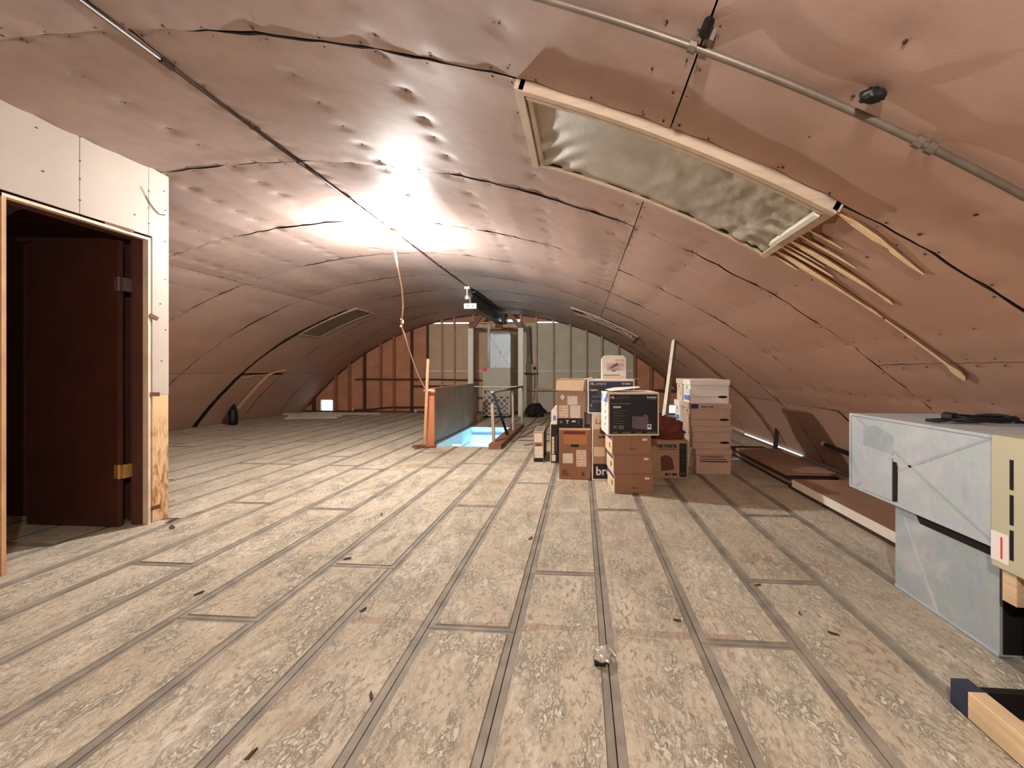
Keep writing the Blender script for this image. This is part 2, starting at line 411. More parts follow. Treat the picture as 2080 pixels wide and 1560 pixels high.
def subtract(rects, hole):
    out = []
    for (x0, y0, x1, y1) in rects:
        hx0, hy0, hx1, hy1 = hole
        if hx1 <= x0 or hx0 >= x1 or hy1 <= y0 or hy0 >= y1: out.append((x0, y0, x1, y1)); continue
        if y0 < hy0: out.append((x0, y0, x1, hy0))
        if y1 > hy1: out.append((x0, hy1, x1, y1))
        ya, yb = max(y0, hy0), min(y1, hy1)
        if x0 < hx0: out.append((x0, ya, hx0, yb))
        if x1 > hx1: out.append((hx1, ya, x1, yb))
    return out

HATCH = (-2.30, 6.42, -1.38, 8.65)
PIT = (1.36, 0.75, 2.0, 1.50)

# ------------------------------------------------------------------ floor: subfloor + planks
mb = MB()
for hole_free in [subtract(subtract([(-8.6, Y_NEAR, 3.02, Y_FAR + .1)], HATCH), PIT)]:
    for (x0, y0, x1, y1) in hole_free: mb.box(x0, y0, -0.16, x1, y1, -0.026)
for (y0, y1) in ((Y_NEAR, 6.05), (9.0, Y_FAR + .1)): mb.box(3.02, y0, -0.16, 3.4, y1, -0.026)
floor = st(mb.build('floor', M['subfloor']), 'attic floor of worn wide planks with grey rubbed joints')

JOINTS = {0: [3.56], -1: [2.42, 4.93], -2: [1.87], -3: [3.57], -4: [2.42, 5.2], -5: [4.96, 1.855], -6: [3.40], -7: [2.35], -8: [3.505, 4.98],
          -10: [4.99], -9: [5.51], 2: [2.414], 3: [3.51], 1: [1.854]}
def plank(x0, y0, x1, y1):
    mb = MB(); g = 0.0022; r = min(0.027, (x1 - x0) * .3, (y1 - y0) * .3); ry = r * 0.8
    X0, Y0, X1, Y1 = x0 + g, y0 + g, x1 - g, y1 - g
    dz = random.uniform(-0.0012, 0.0012); zr = -0.0075; zt = dz
    xa, ya, xb, yb = X0 + r, Y0 + ry, X1 - r, Y1 - ry; c = 0.003
    rings = [[(X0, Y0, -0.022), (X1, Y0, -0.022), (X1, Y1, -0.022), (X0, Y1, -0.022)],
             [(X0, Y0, zr), (X1, Y0, zr), (X1, Y1, zr), (X0, Y1, zr)],
             [(xa, ya, zr + .002), (xb, ya, zr + .002), (xb, yb, zr + .002), (xa, yb, zr + .002)],
             [(xa + c, ya + c, zt), (xb - c, ya + c, zt), (xb - c, yb - c, zt), (xa + c, yb - c, zt)]]
    vs = [p for q in rings for p in q]; fs = []
    for i in range(3):
        for k in range(4): fs.append((i * 4 + k, i * 4 + (k + 1) % 4, i * 4 + 4 + (k + 1) % 4, i * 4 + 4 + k))
    mb.cur = 1; mb.add(vs, fs)
    mb.f.append((12, 13, 14, 15)); mb.mi.append(0)
    return mb.build('plank', [M['plank'], M['rim']], floor)
for k in range(-21, 8):
    x0 = 0.11 + 0.4064 * k; x1 = x0 + 0.4064
    js = sorted(JOINTS.get(k, [random.uniform(0, 2.44)]))
    ys = list(js); y = js[0]
    while y > Y_NEAR: y -= 2.44; ys.append(y)
    y = js[-1]
    while y < Y_FAR: y += 2.47; ys.append(y)
    ys = sorted(max(Y_NEAR, min(Y_FAR, q)) for q in ys)
    if k == 7: x1 = 3.05
    for ya, yb in zip(ys[:-1], ys[1:]):
        if yb - ya < 0.06: continue
        for rc in subtract(subtract([(x0, ya, x1, yb)], HATCH), PIT):
            if rc[2] - rc[0] > .03 and rc[3] - rc[1] > .03: plank(*rc)
for (y0, y1) in ((Y_NEAR, 6.05), (9.0, Y_FAR)): B(3.055, y0, -0.03, 3.4, y1, -0.004).build('eave_board', M['rim'], floor)

# ------------------------------------------------------------------ vaulted ceiling
mb = MB(); n = 60
for i in range(n + 1):
    a = -6.62 + (6.62 + 6.56) * i / n
    for y in (Y_NEAR, Y_FAR + 0.15): mb.v.append(vpt(a, y, -0.04))
for i in range(n + 1):
    a = -6.62 + (6.62 + 6.56) * i / n
    for y in (Y_NEAR, Y_FAR + 0.15): mb.v.append(vpt(a, y, -0.10))
o = 2 * (n + 1)
for i in range(n):
    mb.f += [(2 * i, 2 * i + 1, 2 * i + 3, 2 * i + 2), (o + 2 * i, o + 2 * i + 2, o + 2 * i + 3, o + 2 * i + 1)]
mb.f += [(0, o, o + 1, 1), (2 * n, 2 * n + 1, o + 2 * n + 1, o + 2 * n)]; mb.mi = [0] * len(mb.f)
ceiling = st(mb.build('ceiling', M['shell']), 'barrel vaulted attic ceiling lined with nailed brown sheets')

HOOPS = [-3.0, -1.88, -0.64, 0.6, 1.82, 3.05, 4.32, 5.55, 6.8, 8.08, 9.32, 10.5, 11.6]
ARCS_A = [-6.60, -4.97, -2.35, 0.27, 2.88, 4.83, 6.44]
ARCS_B = [-6.60, -4.97, -2.35, 0.27, 2.88, 5.48, 6.44]
nail_mb = MB()
def hsh(a, b, c=0): return (math.sin(a * 127.1 + b * 311.7 + c * 74.7) * 43758.5453) % 1.0
def panel(a0, a1, y0, y1, seed):
    res = 0.034 if y0 < 5 else 0.06
    gl = 0.003
    na = max(6, int((a1 - a0) / res)); ny = max(6, int((y1 - y0) / res))
    A, Yg = np.meshgrid(np.linspace(a0 + gl, a1 - gl, na + 1), np.linspace(y0 + .005, y1 - .005, ny + 1), indexing='ij')
    Yg = Yg + np.exp(-((Yg - y0) / .04) ** 2) * (.003 * np.sin(A * 9 + seed) + .002 * np.sin(A * 23)) - np.exp(-((Yg - y1) / .04) ** 2) * .003 * np.sin(A * 13 + seed * 2)
    rows = [0.31 + 0.61 * q for q in range(-12, 13)]; rows = [r for r in rows if a0 + .12 < r < a1 - .12]
    d = np.zeros_like(A) + 0.022
    vary = 0.5 * np.sin(A * 1.1 + seed * 1.7) + 0.5 * np.sin(A * 2.7 + seed)
    rec = -0.004 + 0.006 * vary
    if abs(y0 - 1.82) < .01: rec = 0.020 * np.clip((0.9 - A) / 0.8, 0, 1) - 0.006
    d -= rec * np.exp(-((Yg - y0) / 0.20) ** 2)
    tt = (Yg - y0) / (y1 - y0)
    pil = np.sin(PI * tt) * (0.3 + 0.7 * np.clip(np.minimum(A - a0, a1 - A) / .35, 0, 1)) * (0.8 + .2 * vary)
    amp = 0.024 if y0 < 7.5 else 0.008
    if abs(y0 - 1.82) < .01:
        if a0 > 2.8: amp = 0.003
        elif a0 > 0: pil = pil * np.clip((2.0 - A) / .5, 0, 1)
    d += amp * pil
    edges = [a0 + .02] + rows + [a1 - .02]
    near = np.min([np.abs(A - r) for r in edges], axis=0)
    d += 0.008 * np.minimum(1, near / 0.3) ** 1.5 * (0.6 + 0.4 * np.sin(Yg * 2.1 + seed))
    # wavy curl of the free edges along the hoop joints
    s1, s2 = hsh(seed, 1) * 6, hsh(seed, 2) * 6
    wav = np.sin(A * 2.3 + s1) * .5 + np.sin(A * 5.1 + s2) * .35 + np.sin(A * 11 + s1 * 2) * .15
    d += np.exp(-((Yg - y0) / 0.10) ** 2) * (0.003 + 0.0035 * wav)
    wav2 = np.sin(A * 1.9 + s2) * .5 + np.sin(A * 4.3 + s1) * .35 + np.sin(A * 12 + s2 * 2) * .15
    d += np.exp(-((Yg - y1) / 0.12) ** 2) * (0.006 + 0.006 * wav2)
    d += 0.002 * np.sin(A * 1.7 + Yg * 2.9 + seed) + 0.001 * np.sin(A * 3.9 - Yg * 4.7 + seed * 2)
    if a1 > 6: d += 0.115 * np.clip((A - 5.5) / (a1 - 5.5), 0, 1) ** 2   # foot of the sheets pulled in at the eave
    nails = []
    for ri, r in enumerate(rows + [a0 + .03, a1 - .03]):
        step = 0.215 if ri < len(rows) else 0.15
        cnt = int((y1 - y0 - .08) / step)
        for m_ in range(cnt + 1):
            yy = y0 + .05 + (y1 - y0 - .1) * m_ / max(1, cnt) + (hsh(ri, m_, seed) - .5) * .05
            ra = r + (hsh(ri, m_, seed + 3) - .5) * .02 + (hsh(m_, seed) - .5) * .01
            nails.append((ra, yy, 0.004 + 0.009 * hsh(ri, m_, seed + 5) * (1 if ri < len(rows) else .5)))
    aa = a0 + .18
    while aa < a1:
        for yy in (y0 + .022, y1 - .022): nails.append((aa + (hsh(aa, yy) - .5) * .1, yy, 0.004 + .004 * hsh(aa, seed)))
        aa += 0.26
    for (ra, yy, dep) in nails:
        i0, i1 = np.searchsorted(A[:, 0], [ra - .11, ra + .11]); j0, j1 = np.searchsorted(Yg[0], [yy - .11, yy + .11])
        q = ((A[i0:i1, j0:j1] - ra) ** 2 + (Yg[i0:i1, j0:j1] - yy) ** 2)
        d[i0:i1, j0:j1] -= dep * np.exp(-q / (2 * .03 ** 2))
        if y0 < 6:
            i, j = min(i0 + (i1 - i0) // 2, na), min(j0 + (j1 - j0) // 2, ny)
            rr = 0.0038 + .003 * hsh(ra, yy); dd = d[i, j] + 0.002; k0 = len(nail_mb.v)
            nail_mb.add([vpt(ra + rr * math.cos(t), yy + rr * math.sin(t) * (1 + hsh(yy, ra)), dd) for t in [PI / 3 * q for q in range(6)]] + [vpt(ra, yy, dd + .003)],
                        [(q, (q + 1) % 6, 6) for q in range(6)])
    r_ = VR - d; an = A / VR
    V = np.stack([VX + r_ * np.sin(an), Yg, VZ + r_ * np.cos(an)], -1).reshape(-1, 3)
    I = np.arange((na + 1) * (ny + 1)).reshape(na + 1, ny + 1)
    F = np.stack([I[:-1, :-1], I[:-1, 1:], I[1:, 1:], I[1:, :-1]], -1).reshape(-1, 4)
    border = np.concatenate([I[:, 0], I[-1, 1:], I[-2::-1, -1], I[0, -2:0:-1]])
    r2 = r_.reshape(-1)[border] + 0.035; a2 = an.reshape(-1)[border]
    Vb = np.stack([VX + r2 * np.sin(a2), Yg.reshape(-1)[border], VZ + r2 * np.cos(a2)], -1)
    nb = len(border); o_ = len(V); bi = np.arange(nb)
    Vb = np.concatenate([V[border], Vb])
    Fb = np.stack([o_ + bi, o_ + (bi + 1) % nb, o_ + nb + (bi + 1) % nb, o_ + nb + bi], -1)
    me = bpy.data.meshes.new('ceiling_panel')
    me.from_pydata(np.concatenate([V, Vb]).tolist(), [], np.concatenate([F, Fb]).tolist())
    me.materials.append(M['vault']); me.materials.append(M['gap'])
    mi_ = np.zeros(len(me.polygons), np.int32); mi_[len(F):] = 1; me.polygons.foreach_set('material_index', mi_)
    sm = np.ones(len(me.polygons), bool); sm[len(F):] = False; me.polygons.foreach_set('use_smooth', sm)
    ob = bpy.data.objects.new('ceiling_panel', me); COL.objects.link(ob); ob.parent = ceiling
for hi, (y0, y1) in enumerate(zip(HOOPS[:-1], HOOPS[1:])):
    arcs = ARCS_A if y0 < 3 else ARCS_B
    for ai, (a0, a1) in enumerate(zip(arcs[:-1], arcs[1:])):
        yb, ya = y1, y0
        if ai == 0 and y0 > 8 and y0 < 9: ya = y0 + .10          # torn, gaping joints low on the left
        if ai == 1 and y0 > 8 and y0 < 9: ya = y0 + .07
        if ai == 0 and 8 < y0 < 9: a1 -= .05
        panel(a0, a1, ya, yb, hi * 7 + ai)
nh = nail_mb.build('nail_heads', M['nail'], ceiling); nh['kind'] = 'stuff'

def vslab(poly, d0, t): return MB().prism(poly, lambda a, y, w: vpt(a, y, d0 + w), t)
# torn strips of facing paper under the skylight, and a dark patch of torn scars and painted frame shadow
def vsub(pts):  # refine a strip polygon given as list of (arc, y, halfwidth)
    return [(a, y - w) for a, y, w in pts] + [(a, y + w) for a, y, w in reversed(pts)]
strips = [[(3.68, 2.43, .004), (3.76, 2.435, .02), (3.9, 2.45, .026), (4.05, 2.455, .02), (4.2, 2.46, .012), (4.33, 2.465, .010), (4.38, 2.468, .003)],
          [(4.40, 2.468, .004), (4.5, 2.47, .008), (4.7, 2.475, .009), (4.83, 2.48, .010), (4.88, 2.485, .03), (4.93, 2.49, .022), (4.96, 2.50, .004)],
          [(3.66, 2.26, .006), (3.75, 2.265, .02), (3.88, 2.27, .022), (4.0, 2.275, .016), (4.12, 2.28, .012), (4.2, 2.285, .003)],
          [(4.2, 2.285, .004), (4.26, 2.29, .012), (4.30, 2.295, .004)],
          [(3.67, 2.36, .004), (3.75, 2.365, .012), (3.88, 2.37, .010), (4.0, 2.375, .003)],
          [(3.67, 2.17, .004), (3.76, 2.175, .009), (3.9, 2.18, .008), (4.0, 2.185, .002)],
          [(3.66, 2.09, .004), (3.74, 2.09, .008), (3.86, 2.095, .002)],
          [(3.68, 2.32, .003), (3.76, 2.32, .007), (3.92, 2.325, .002)],
          [(3.68, 1.87, .003), (3.76, 1.88, .018), (3.88, 1.90, .022), (3.96, 1.91, .008), (3.98, 1.92, .014), (4.08, 1.94, .010), (4.16, 1.95, .002)],
          [(3.70, 2.49, .003), (3.78, 2.50, .010), (3.86, 2.51, .002)]]
scar_shade = [(3.655, 1.84), (3.655, 2.53), (3.70, 2.52), (3.69, 2.47), (3.74, 2.44), (3.70, 2.40), (3.755, 2.36), (3.70, 2.33), (3.76, 2.26), (3.70, 2.22), (3.75, 2.17), (3.70, 2.12), (3.73, 2.08), (3.69, 2.0), (3.72, 1.95), (3.70, 1.9), (3.76, 1.87), (3.70, 1.85)]
vslab(scar_shade, 0.032, 0.0035).build('torn_or_shaded_edge', M['tornb'], ceiling)  # ragged patch, part torn board, part painted shadow of the frame
for sp in strips:
    big = [(a, y, w * 1.2 + .003) for a, y, w in sp]
    big[0] = (big[0][0] - .02,) + big[0][1:]
    e = vslab(vsub(big), 0.034, 0.004).build('torn_or_shaded_edge', M['tornb'], ceiling)
    vslab(vsub(sp), 0.038, 0.003).build('torn_paper', M['torn'], ceiling)

# ------------------------------------------------------------------ end wall (far)
wf = struct_root('wall_far', 'far gable wall of boards between exposed studs')
studs = [-7.7, -7.03, -6.63, -6.18, -5.7, -5.31, -4.79, -4.33, -3.91, -3.55, -3.0, -2.5, -1.66, -1.23, -0.76, -0.30, 0.15, 0.57, 1.02, 1.46, 1.9, 2.3, 2.75]
edges = [-8.05] + studs + [3.2]
def bay(x0, x1, z0, z1, y, mat, name='wall_panel', t=0.03):
    xs = [x0 + (x1 - x0) * i / 4 for i in range(5)]
    top = [(x, min(z1, vz(x) + 0.02)) for x in xs]
    if max(q[1] for q in top) <= z0 + .01: return
    top = [(x, max(z, z0 + .002)) for x, z in top]
    MB().prism([(x0, z0), (x1, z0)] + top[::-1], lambda u, v, w: (u, y + w, v), t).build(name, mat, wf)
for x0, x1 in zip(edges[:-1], edges[1:]):
    xm = (x0 + x1) / 2
    if xm < -4.33 or xm > 1.46: mat = M['orange']
    elif xm < -2.0: mat = M['tan']
    else: mat = M['khaki']
    if mat is M['orange']:
        if -7.7 <= x0 < -7.1:                      # bay of the small low window
            bay(x0, -7.52, 0, 3, Y_FAR, mat); bay(-7.12, x1, 0, 3, Y_FAR, mat); bay(-7.52, -7.12, .36, 3, Y_FAR, mat)
        elif 2.29 <= x0 < 2.7:
            bay(x0, 2.36, 0, 3, Y_FAR, mat); bay(2.64, x1, 0, 3, Y_FAR, mat); bay(2.36, 2.64, .27, 3, Y_FAR, mat)
        else: bay(x0, x1, 0, 3, Y_FAR, mat)
    else:
        bay(x0, x1, 0, 1.165, Y_FAR, mat); bay(x0, x1, 1.195, 2.515, Y_FAR, mat)
        B(x0, Y_FAR + .002, 1.165, x1, Y_FAR + .03, 1.195).build('joint_batten', M['post'], wf)
        slot = 2.55 if (xm < -3.05 or -1.3 < xm < .8) else 2.515
        if -2.4 < xm < -2.0: slot = 2.62
        bay(x0, x1, slot, 3, Y_FAR, M['orange'])
for i, x in enumerate(studs):
    if x < -4.4 or x > 1.4: mt = M['stud_o'] if i % 3 else M['stud_d']
    else: mt = M['stud_l']
    if x in (-4.33, -3.55, -4.79): mt = M['stud_d'] if x != -3.55 else M['stud_l']
    if x in (-2.5,): continue
    w = .045 if -4.4 < x < 1.4 else .06
    B(x - w / 2, Y_FAR - .09, 0, x + w / 2, Y_FAR + .001, vz(x) - .01).build('stud', mt, wf)
B(-8.0, Y_FAR - .10, 0, 3.1, Y_FAR - .005, .035).build('sole_plate', M['stud_d'], wf)
# blocking and old conduit run across the studs
B(-4.75, Y_FAR - .07, .72, -2.5, Y_FAR - .002, .77).build('blocking', M['stud_d'], wf)
B(-3.5, Y_FAR - .07, .40, -2.5, Y_FAR - .002, .44).build('blocking', M['stud_d'], wf)
B(-1.5, Y_FAR - .12, .63, .2, Y_FAR - .01, .68).build('blocking', M['stud_l'], wf)
B(2.0, Y_FAR - .07, .60, 3.0, Y_FAR - .002, .68).build('blocking', M['stud_d'], wf)
arc_pts = [(-4.3, 2.50), (-3.6, 2.62)]
MB().bar((.1, Y_FAR - .03, 2.50), (1.6, Y_FAR - .03, 2.0), .03, .05, (0, 1, 0)).build('diagonal_brace', M['stud_l'], wf)
# curved rim board under the vault edge
mb = MB()
for i in range(40):
    a0_, a1_ = -6.3 + 12.4 * i / 40, -6.3 + 12.4 * (i + 1) / 40
    mb.add([vpt(a, y, dd) for a in (a0_, a1_) for (y, dd) in ((Y_FAR - .05, .02), (Y_FAR + .02, .02), (Y_FAR + .02, .06), (Y_FAR - .05, .06))],
           [(0, 1, 5, 4), (1, 2, 6, 5), (2, 3, 7, 6), (3, 0, 4, 7)])
mb.build('rim_board', M['stud_d'], wf)
for nm, x0, x1, z1 in (('window_1', -7.52, -7.12, .36), ('window_2', 2.36, 2.64, .27)):
    w = struct_root(nm, 'small bright low window at the %s of the far wall' % ('left' if x0 < 0 else 'right'))
    t = .025
    mb = MB(); mb.box(x0, Y_FAR - .04, .035, x0 + t, Y_FAR + .05, z1); mb.box(x1 - t, Y_FAR - .04, .035, x1, Y_FAR + .05, z1)
    mb.box(x0, Y_FAR - .04, z1 - t, x1, Y_FAR + .05, z1 + .003); mb.build('window_frame', M['post'], w)
    B(x0 + t, Y_FAR + .02, .03, x1 - t, Y_FAR + .026, z1 - t).build('pane', M['glass'], w)

# ------------------------------------------------------------------ partition on the left with its doorway
wl = struct_root('wall_left', 'cream painted partition of boards around the doorway')
WX = -3.30
DY0, DY1, DZ = 2.157, 2.945, 2.17
def wp(y0, y1, z0, z1, mat, x=WX): return B(x - .012, y0, z0, x, y1, z1).build('wall_board', mat, wl)
VT = 2.765
wp(-3.0, .9, 0, VT, M['paint']); wp(.902, 2.125, 0, VT, M['paint'])
wp(2.125, 2.517, DZ + .04, VT, M['paint']); wp(2.521, 2.959, DZ + .04, VT, M['paint'])
wp(2.99, 3.117, .985, VT, M['paint']); wp(2.963, 2.99, DZ + .04, VT, M['paint'])
wp(2.99, 3.114, 0, .983, M['stained'])
# framing behind the boards, return wall and back of the small room
mb = MB(); mb.box(-3.40, -3.0, 0, WX - .013, 2.118, VT - .01); mb.box(-3.40, 2.118, DZ + .045, WX - .013, 3.10, VT - .01); mb.box(-3.40, 2.985, 0, WX - .013, 3.10, DZ + .045)
mb.build('wall_core', M['jamb'], wl)
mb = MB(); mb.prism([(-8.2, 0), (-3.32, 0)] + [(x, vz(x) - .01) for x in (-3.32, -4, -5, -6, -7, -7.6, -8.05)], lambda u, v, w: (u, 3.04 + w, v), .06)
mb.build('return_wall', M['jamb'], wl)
for (yy, zz) in ((2.52, 2.72), (2.52, 2.56), (2.52, 2.44), (2.52, 2.3), (2.961, 2.55), (2.961, 2.42), (2.961, 2.3), (3.08, 2.6), (3.09, 2.45), (3.085, 2.2), (3.09, 1.9), (3.05, 1.7), (3.09, 1.5), (2.3, 2.65), (3.06, 1.25), (2.33, 2.4), (2.86, 2.33)):
    MB().tube([(WX - .004, yy, zz), (WX + .003, yy, zz)], .005, 6).build('nail_head', M['nail'], wl)
MB().tube([(WX + .004, 2.94, 2.50), (WX + .006, 2.965, 2.46), (WX + .006, 3.0, 2.425), (WX + .006, 3.04, 2.40), (WX + .006, 3.07, 2.405), (WX + .004, 3.085, 2.415)], .003, 5).build('loose_wire', M['conduit_d'], wl)
MB().tube([(WX + .004, 2.90, 2.56), (WX + .005, 2.94, 2.50)], .0015, 5).build('loose_wire', M['conduit_d'], wl)

d1 = struct_root('door_1', 'dark doorway in the cream partition with its door swung inward')
mb = MB(); mb.box(-3.43, DY0 - .02, 0, WX + .012, DY0, DZ + .02); mb.build('jamb', M['jamb_o'], d1)
B(-3.43, DY1, 0, WX - .03, DY1 + .02, DZ + .02).build('jamb', M['jamb'], d1)
B(WX - .03, DY1, 0, WX + .014, DY1 + .019, DZ + .02).build('jamb_trim', M['trimz'], d1)
B(-3.43, DY0, DZ, WX - .03, DY1, DZ + .02).build('head_jamb', M['jamb'], d1)
B(WX - .03, DY0 - .02, DZ, WX + .014, DY1, DZ + .019).build('head_trim', M['trim'], d1)
B(-3.40, DY1 - .014, 0, -3.36, DY1, DZ).build('door_stop', M['jamb'], d1)
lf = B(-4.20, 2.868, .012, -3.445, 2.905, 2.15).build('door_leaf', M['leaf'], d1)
mb = MB()
for z in (.42, 1.82):
    mb = MB(); mb.box(-3.47, 2.862, z - .05, -3.428, 2.867, z + .05); mb.tube([(-3.43, 2.862, z - .052), (-3.43, 2.862, z + .052)], .008, 8)
    mb.box(-3.428, 2.866, z - .05, -3.40, 2.944, z + .05)
    mb.build('hinge', M['brass'] if z < 1 else M['steel'], lf)
for i, (y, z, ang) in enumerate(((2.955, 1.60, -.5), (2.96, .995, -.1), (2.965, .115, .08))):
    MB().bar((WX + .012, y, z), (WX + .03, y + .055 * math.cos(ang), z + .055 * math.sin(ang)), .03, .012, (1, 0, 0)).build('shim', M['shim'], d1)
MB().bar((WX + .002, 2.66, DZ + .03), (WX + .02, 2.83, DZ + .028), .02, .012, (1, 0, 0)).build('shim', M['shim'], d1)
# dark room behind: side and back walls
wn = B(-8.6, Y_NEAR - .05, 0, 3.4, Y_NEAR, 2.85).build('wall_near', M['orange']); st(wn, 'end wall behind the viewer')

# ------------------------------------------------------------------ skylight with stretched cloth
sk = root('skylight', 'long ceiling skylight covered with wrinkled olive cloth in a pale wood frame', 'skylight', vpt(2.92, 2.17, 0))
SL = Vector(sk.location)
def lp(a, y, d): return tuple(Vector(vpt(a, y, d)) - SL)
def vrail(a0, a1, y0, y1, d0, d1, n=14):
    mb = MB(); pts = []
    for i in range(n + 1):
        a = a0 + (a1 - a0) * i / n
        pts += [lp(a, y0, d0), lp(a, y1, d0), lp(a, y1, d1), lp(a, y0, d1)]
    fs = [(0, 1, 2, 3), (4 * n, 4 * n + 3, 4 * n + 2, 4 * n + 1)]
    for i in range(n):
        for k in range(4): fs.append((4 * i + k, 4 * i + (k + 1) % 4, 4 * i + 4 + (k + 1) % 4, 4 * i + 4 + k))
    return mb.add(pts, fs)
A0, A1, SY0, SY1 = 2.19, 3.66, 1.82, 2.53
vrail(A0, A1, SY0, SY0 + .030, .005, .074).build('frame_rail', M['frame'], sk)
vrail(A0 + .03, A1 - .02, SY0 + .045, SY0 + .066, .005, .068).build('frame_bead', M['frame'], sk)
vrail(A0, A1, SY1 - .018, SY1, .005, .056).build('frame_rail', M['frame'], sk)
vrail(A0 - .02, A0 + .022, SY0, SY1, .005, .070, 2).build('frame_end', M['framey'], sk)
vrail(A0 + .032, A0 + .055, SY0 + .03, SY1 - .02, .005, .062, 2).build('frame_bead', M['framey'], sk)
vrail(A1 - .022, A1 + .01, SY0, SY1, .005, .062, 2).build('frame_end', M['frame'], sk)
vrail(A1 - .055, A1 - .032, SY0 + .07, SY1 - .2, .045, .078, 2).build('loose_batten', M['post'], sk)
vrail(A0 + .03, A1 - .03, SY1 - .034, SY1 - .019, .034, .040).build('dark_gap', M['dark'], sk)
vrail(A0 + .03, A1 - .03, SY0 + .035, SY0 + .045, .03, .04).build('dark_gap', M['dark'], sk)
na, ny = 130, 64
As = np.linspace(A0 + .03, A1 - .02, na + 1); Ys = np.linspace(SY0 + .03, SY1 - .02, ny + 1)
vs = []
for a in As:
    for y in Ys:
        u = (a - As[0]) / (As[-1] - As[0]); v = (y - Ys[0]) / (Ys[-1] - Ys[0])
        d = .040 + .012 * math.sin(PI * u) * math.sin(PI * v)
        # fan of folds drawn from the near end, crumples at the low end
        d += .020 * math.exp(-(u / .14) ** 2) * math.sin(26 * (v + u * 2.4)) * max(0, v - .15)
        d += .016 * max(0, u - .40) * 1.8 * mnoise.noise(Vector((u * 16, v * 5 + u * 9, 3))) * 2
        d += .012 * math.exp(-((1 - u) / .10) ** 2) * math.sin(34 * v + 8 * u)
        d += .014 * max(0, u - .4) * mnoise.noise(Vector((u * 40, v * 16, 9))) + .003 * mnoise.noise(Vector((u * 7, v * 4, 1)))
        vs.append(lp(a, y, max(d, .033)))
fs = [(i * (ny + 1) + j, i * (ny + 1) + j + 1, (i + 1) * (ny + 1) + j + 1, (i + 1) * (ny + 1) + j) for i in range(na) for j in range(ny)]
MB().add(vs, fs).build('cloth', M['cloth'], sk, smooth=True)

# far right skylight, torn open, and the closed one on the far left
def small_sky(name, label, a0, a1, y0, y1, pane_mat, torn):
    s = root(name, label, 'skylight', vpt((a0 + a1) / 2, (y0 + y1) / 2, 0)); L = Vector(s.location)
    def q(a, y, d): return tuple(Vector(vpt(a, y, d)) - L)
    def rail(aa, ab, ya, yb, d0, d1, nm, mt, n=8):
        mb = MB(); pts = []
        for i in range(n + 1):
            a = aa + (ab - aa) * i / n; pts += [q(a, ya, d0), q(a, yb, d0), q(a, yb, d1), q(a, ya, d1)]
        fs = [(0, 1, 2, 3), (4 * n, 4 * n + 3, 4 * n + 2, 4 * n + 1)]
        for i in range(n):
            for k in range(4): fs.append((4 * i + k, 4 * i + (k + 1) % 4, 4 * i + 4 + (k + 1) % 4, 4 * i + 4 + k))
        mb.add(pts, fs).build(nm, mt, s)
    fm = M['vault'] if torn else M['framed']; fw = .05 if torn else .022
    rail(a0, a1, y0, y0 + fw, 0, .058, 'frame_rail', fm); rail(a0, a1, y1 - fw, y1, 0, .058, 'frame_rail', fm)
    rail(a0, a0 + .035, y0 + .03, y1 - .03, 0, .058, 'frame_end', fm, 1); rail(a1 - .03, a1, y0 + .03, y1 - .03, 0, .058, 'frame_end', fm, 1)
    rail(a0 + .035, a1 - .035, y0 + .03, y1 - .03, .034, .044, 'panel', pane_mat)
    return s, q, rail
M['framed'] = wood('dim_frame_wood', rgb(178, 148, 128), 0.75, 3, 'X')
M['duskpane'] = simple('dull_olive_pane', rgb(112, 96, 80), 0.5, 0.1, 6)
small_sky('skylight', 'closed skylight with dull pane high on the far left of the vault', -3.52, -2.16, 8.16, 8.84, M['duskpane'], False)
s2, q2, rail2 = small_sky('skylight', 'torn open skylight with ragged white lining on the far right of the vault', 2.26, 3.70, 8.16, 8.80, M['vault'], True)
for i in range(16):
    a = 2.62 + i * .062; w_ = .03 + .03 * hsh(i, 3); yy = 8.2 + .10 * hsh(i, 4)
    MB().prism([(a, yy), (a + w_, yy + .03 * hsh(i, 8)), (a + w_ * .8, yy + .10 + .12 * hsh(i, 5)), (a - .01, yy + .07)], lambda u, v, w: q2(u, v, .046 + w + .03 * hsh(i, 6)), .006).build('ragged_lining', M['cardw'], s2)
MB().prism([(2.30, 8.2), (2.56, 8.22), (2.50, 8.5), (2.34, 8.46)], lambda u, v, w: q2(u, v, .046 + w), .004).build('dark_hole', M['dark'], s2)
mb = MB(); mb.bar(q2(3.70, 8.2, .06), q2(3.74, 8.95, .10), .05, .03); mb.build('hanging_batten', M['conduit_d'], s2)

# torn stick and black lump low on the far left
t = root('hanging_stick', 'pale curved stick hanging from the torn left side of the vault', 'stick', (-7.0, 9.1, 1.15))
pts = [(-6.94, 9.30, 1.17), (-7.02, 9.05, 1.12), (-7.09, 8.92, 1.05), (-7.28, 8.90, .86), (-7.52, 8.88, .60), (-7.72, 8.86, .36), (-7.86, 8.84, .20)]
MB().tube([tuple(Vector(p) - Vector(t.location) + Vector((.10, -.05, .03))) for p in pts], [.016, .02, .028, .036, .036, .034, .028], 6).build('shaft', M['stick'], t)
MB().tube([tuple(Vector(p) - Vector(t.location) + Vector((.05, 0, 0))) for p in ((-7.05, 8.98, 1.10), (-7.06, 8.5, 1.08), (-7.12, 8.25, 1.02))], .010, 5).build('side_splinter', M['stick'], t)
lump('rubber_lump', M['black'], None, (-7.56, 8.58, 0), (.075, .10, .28), 3.1, .25, 3)
tag(bpy.data.objects['rubber_lump'], 'upright black lump on the floor at the foot of the left vault', 'lump')

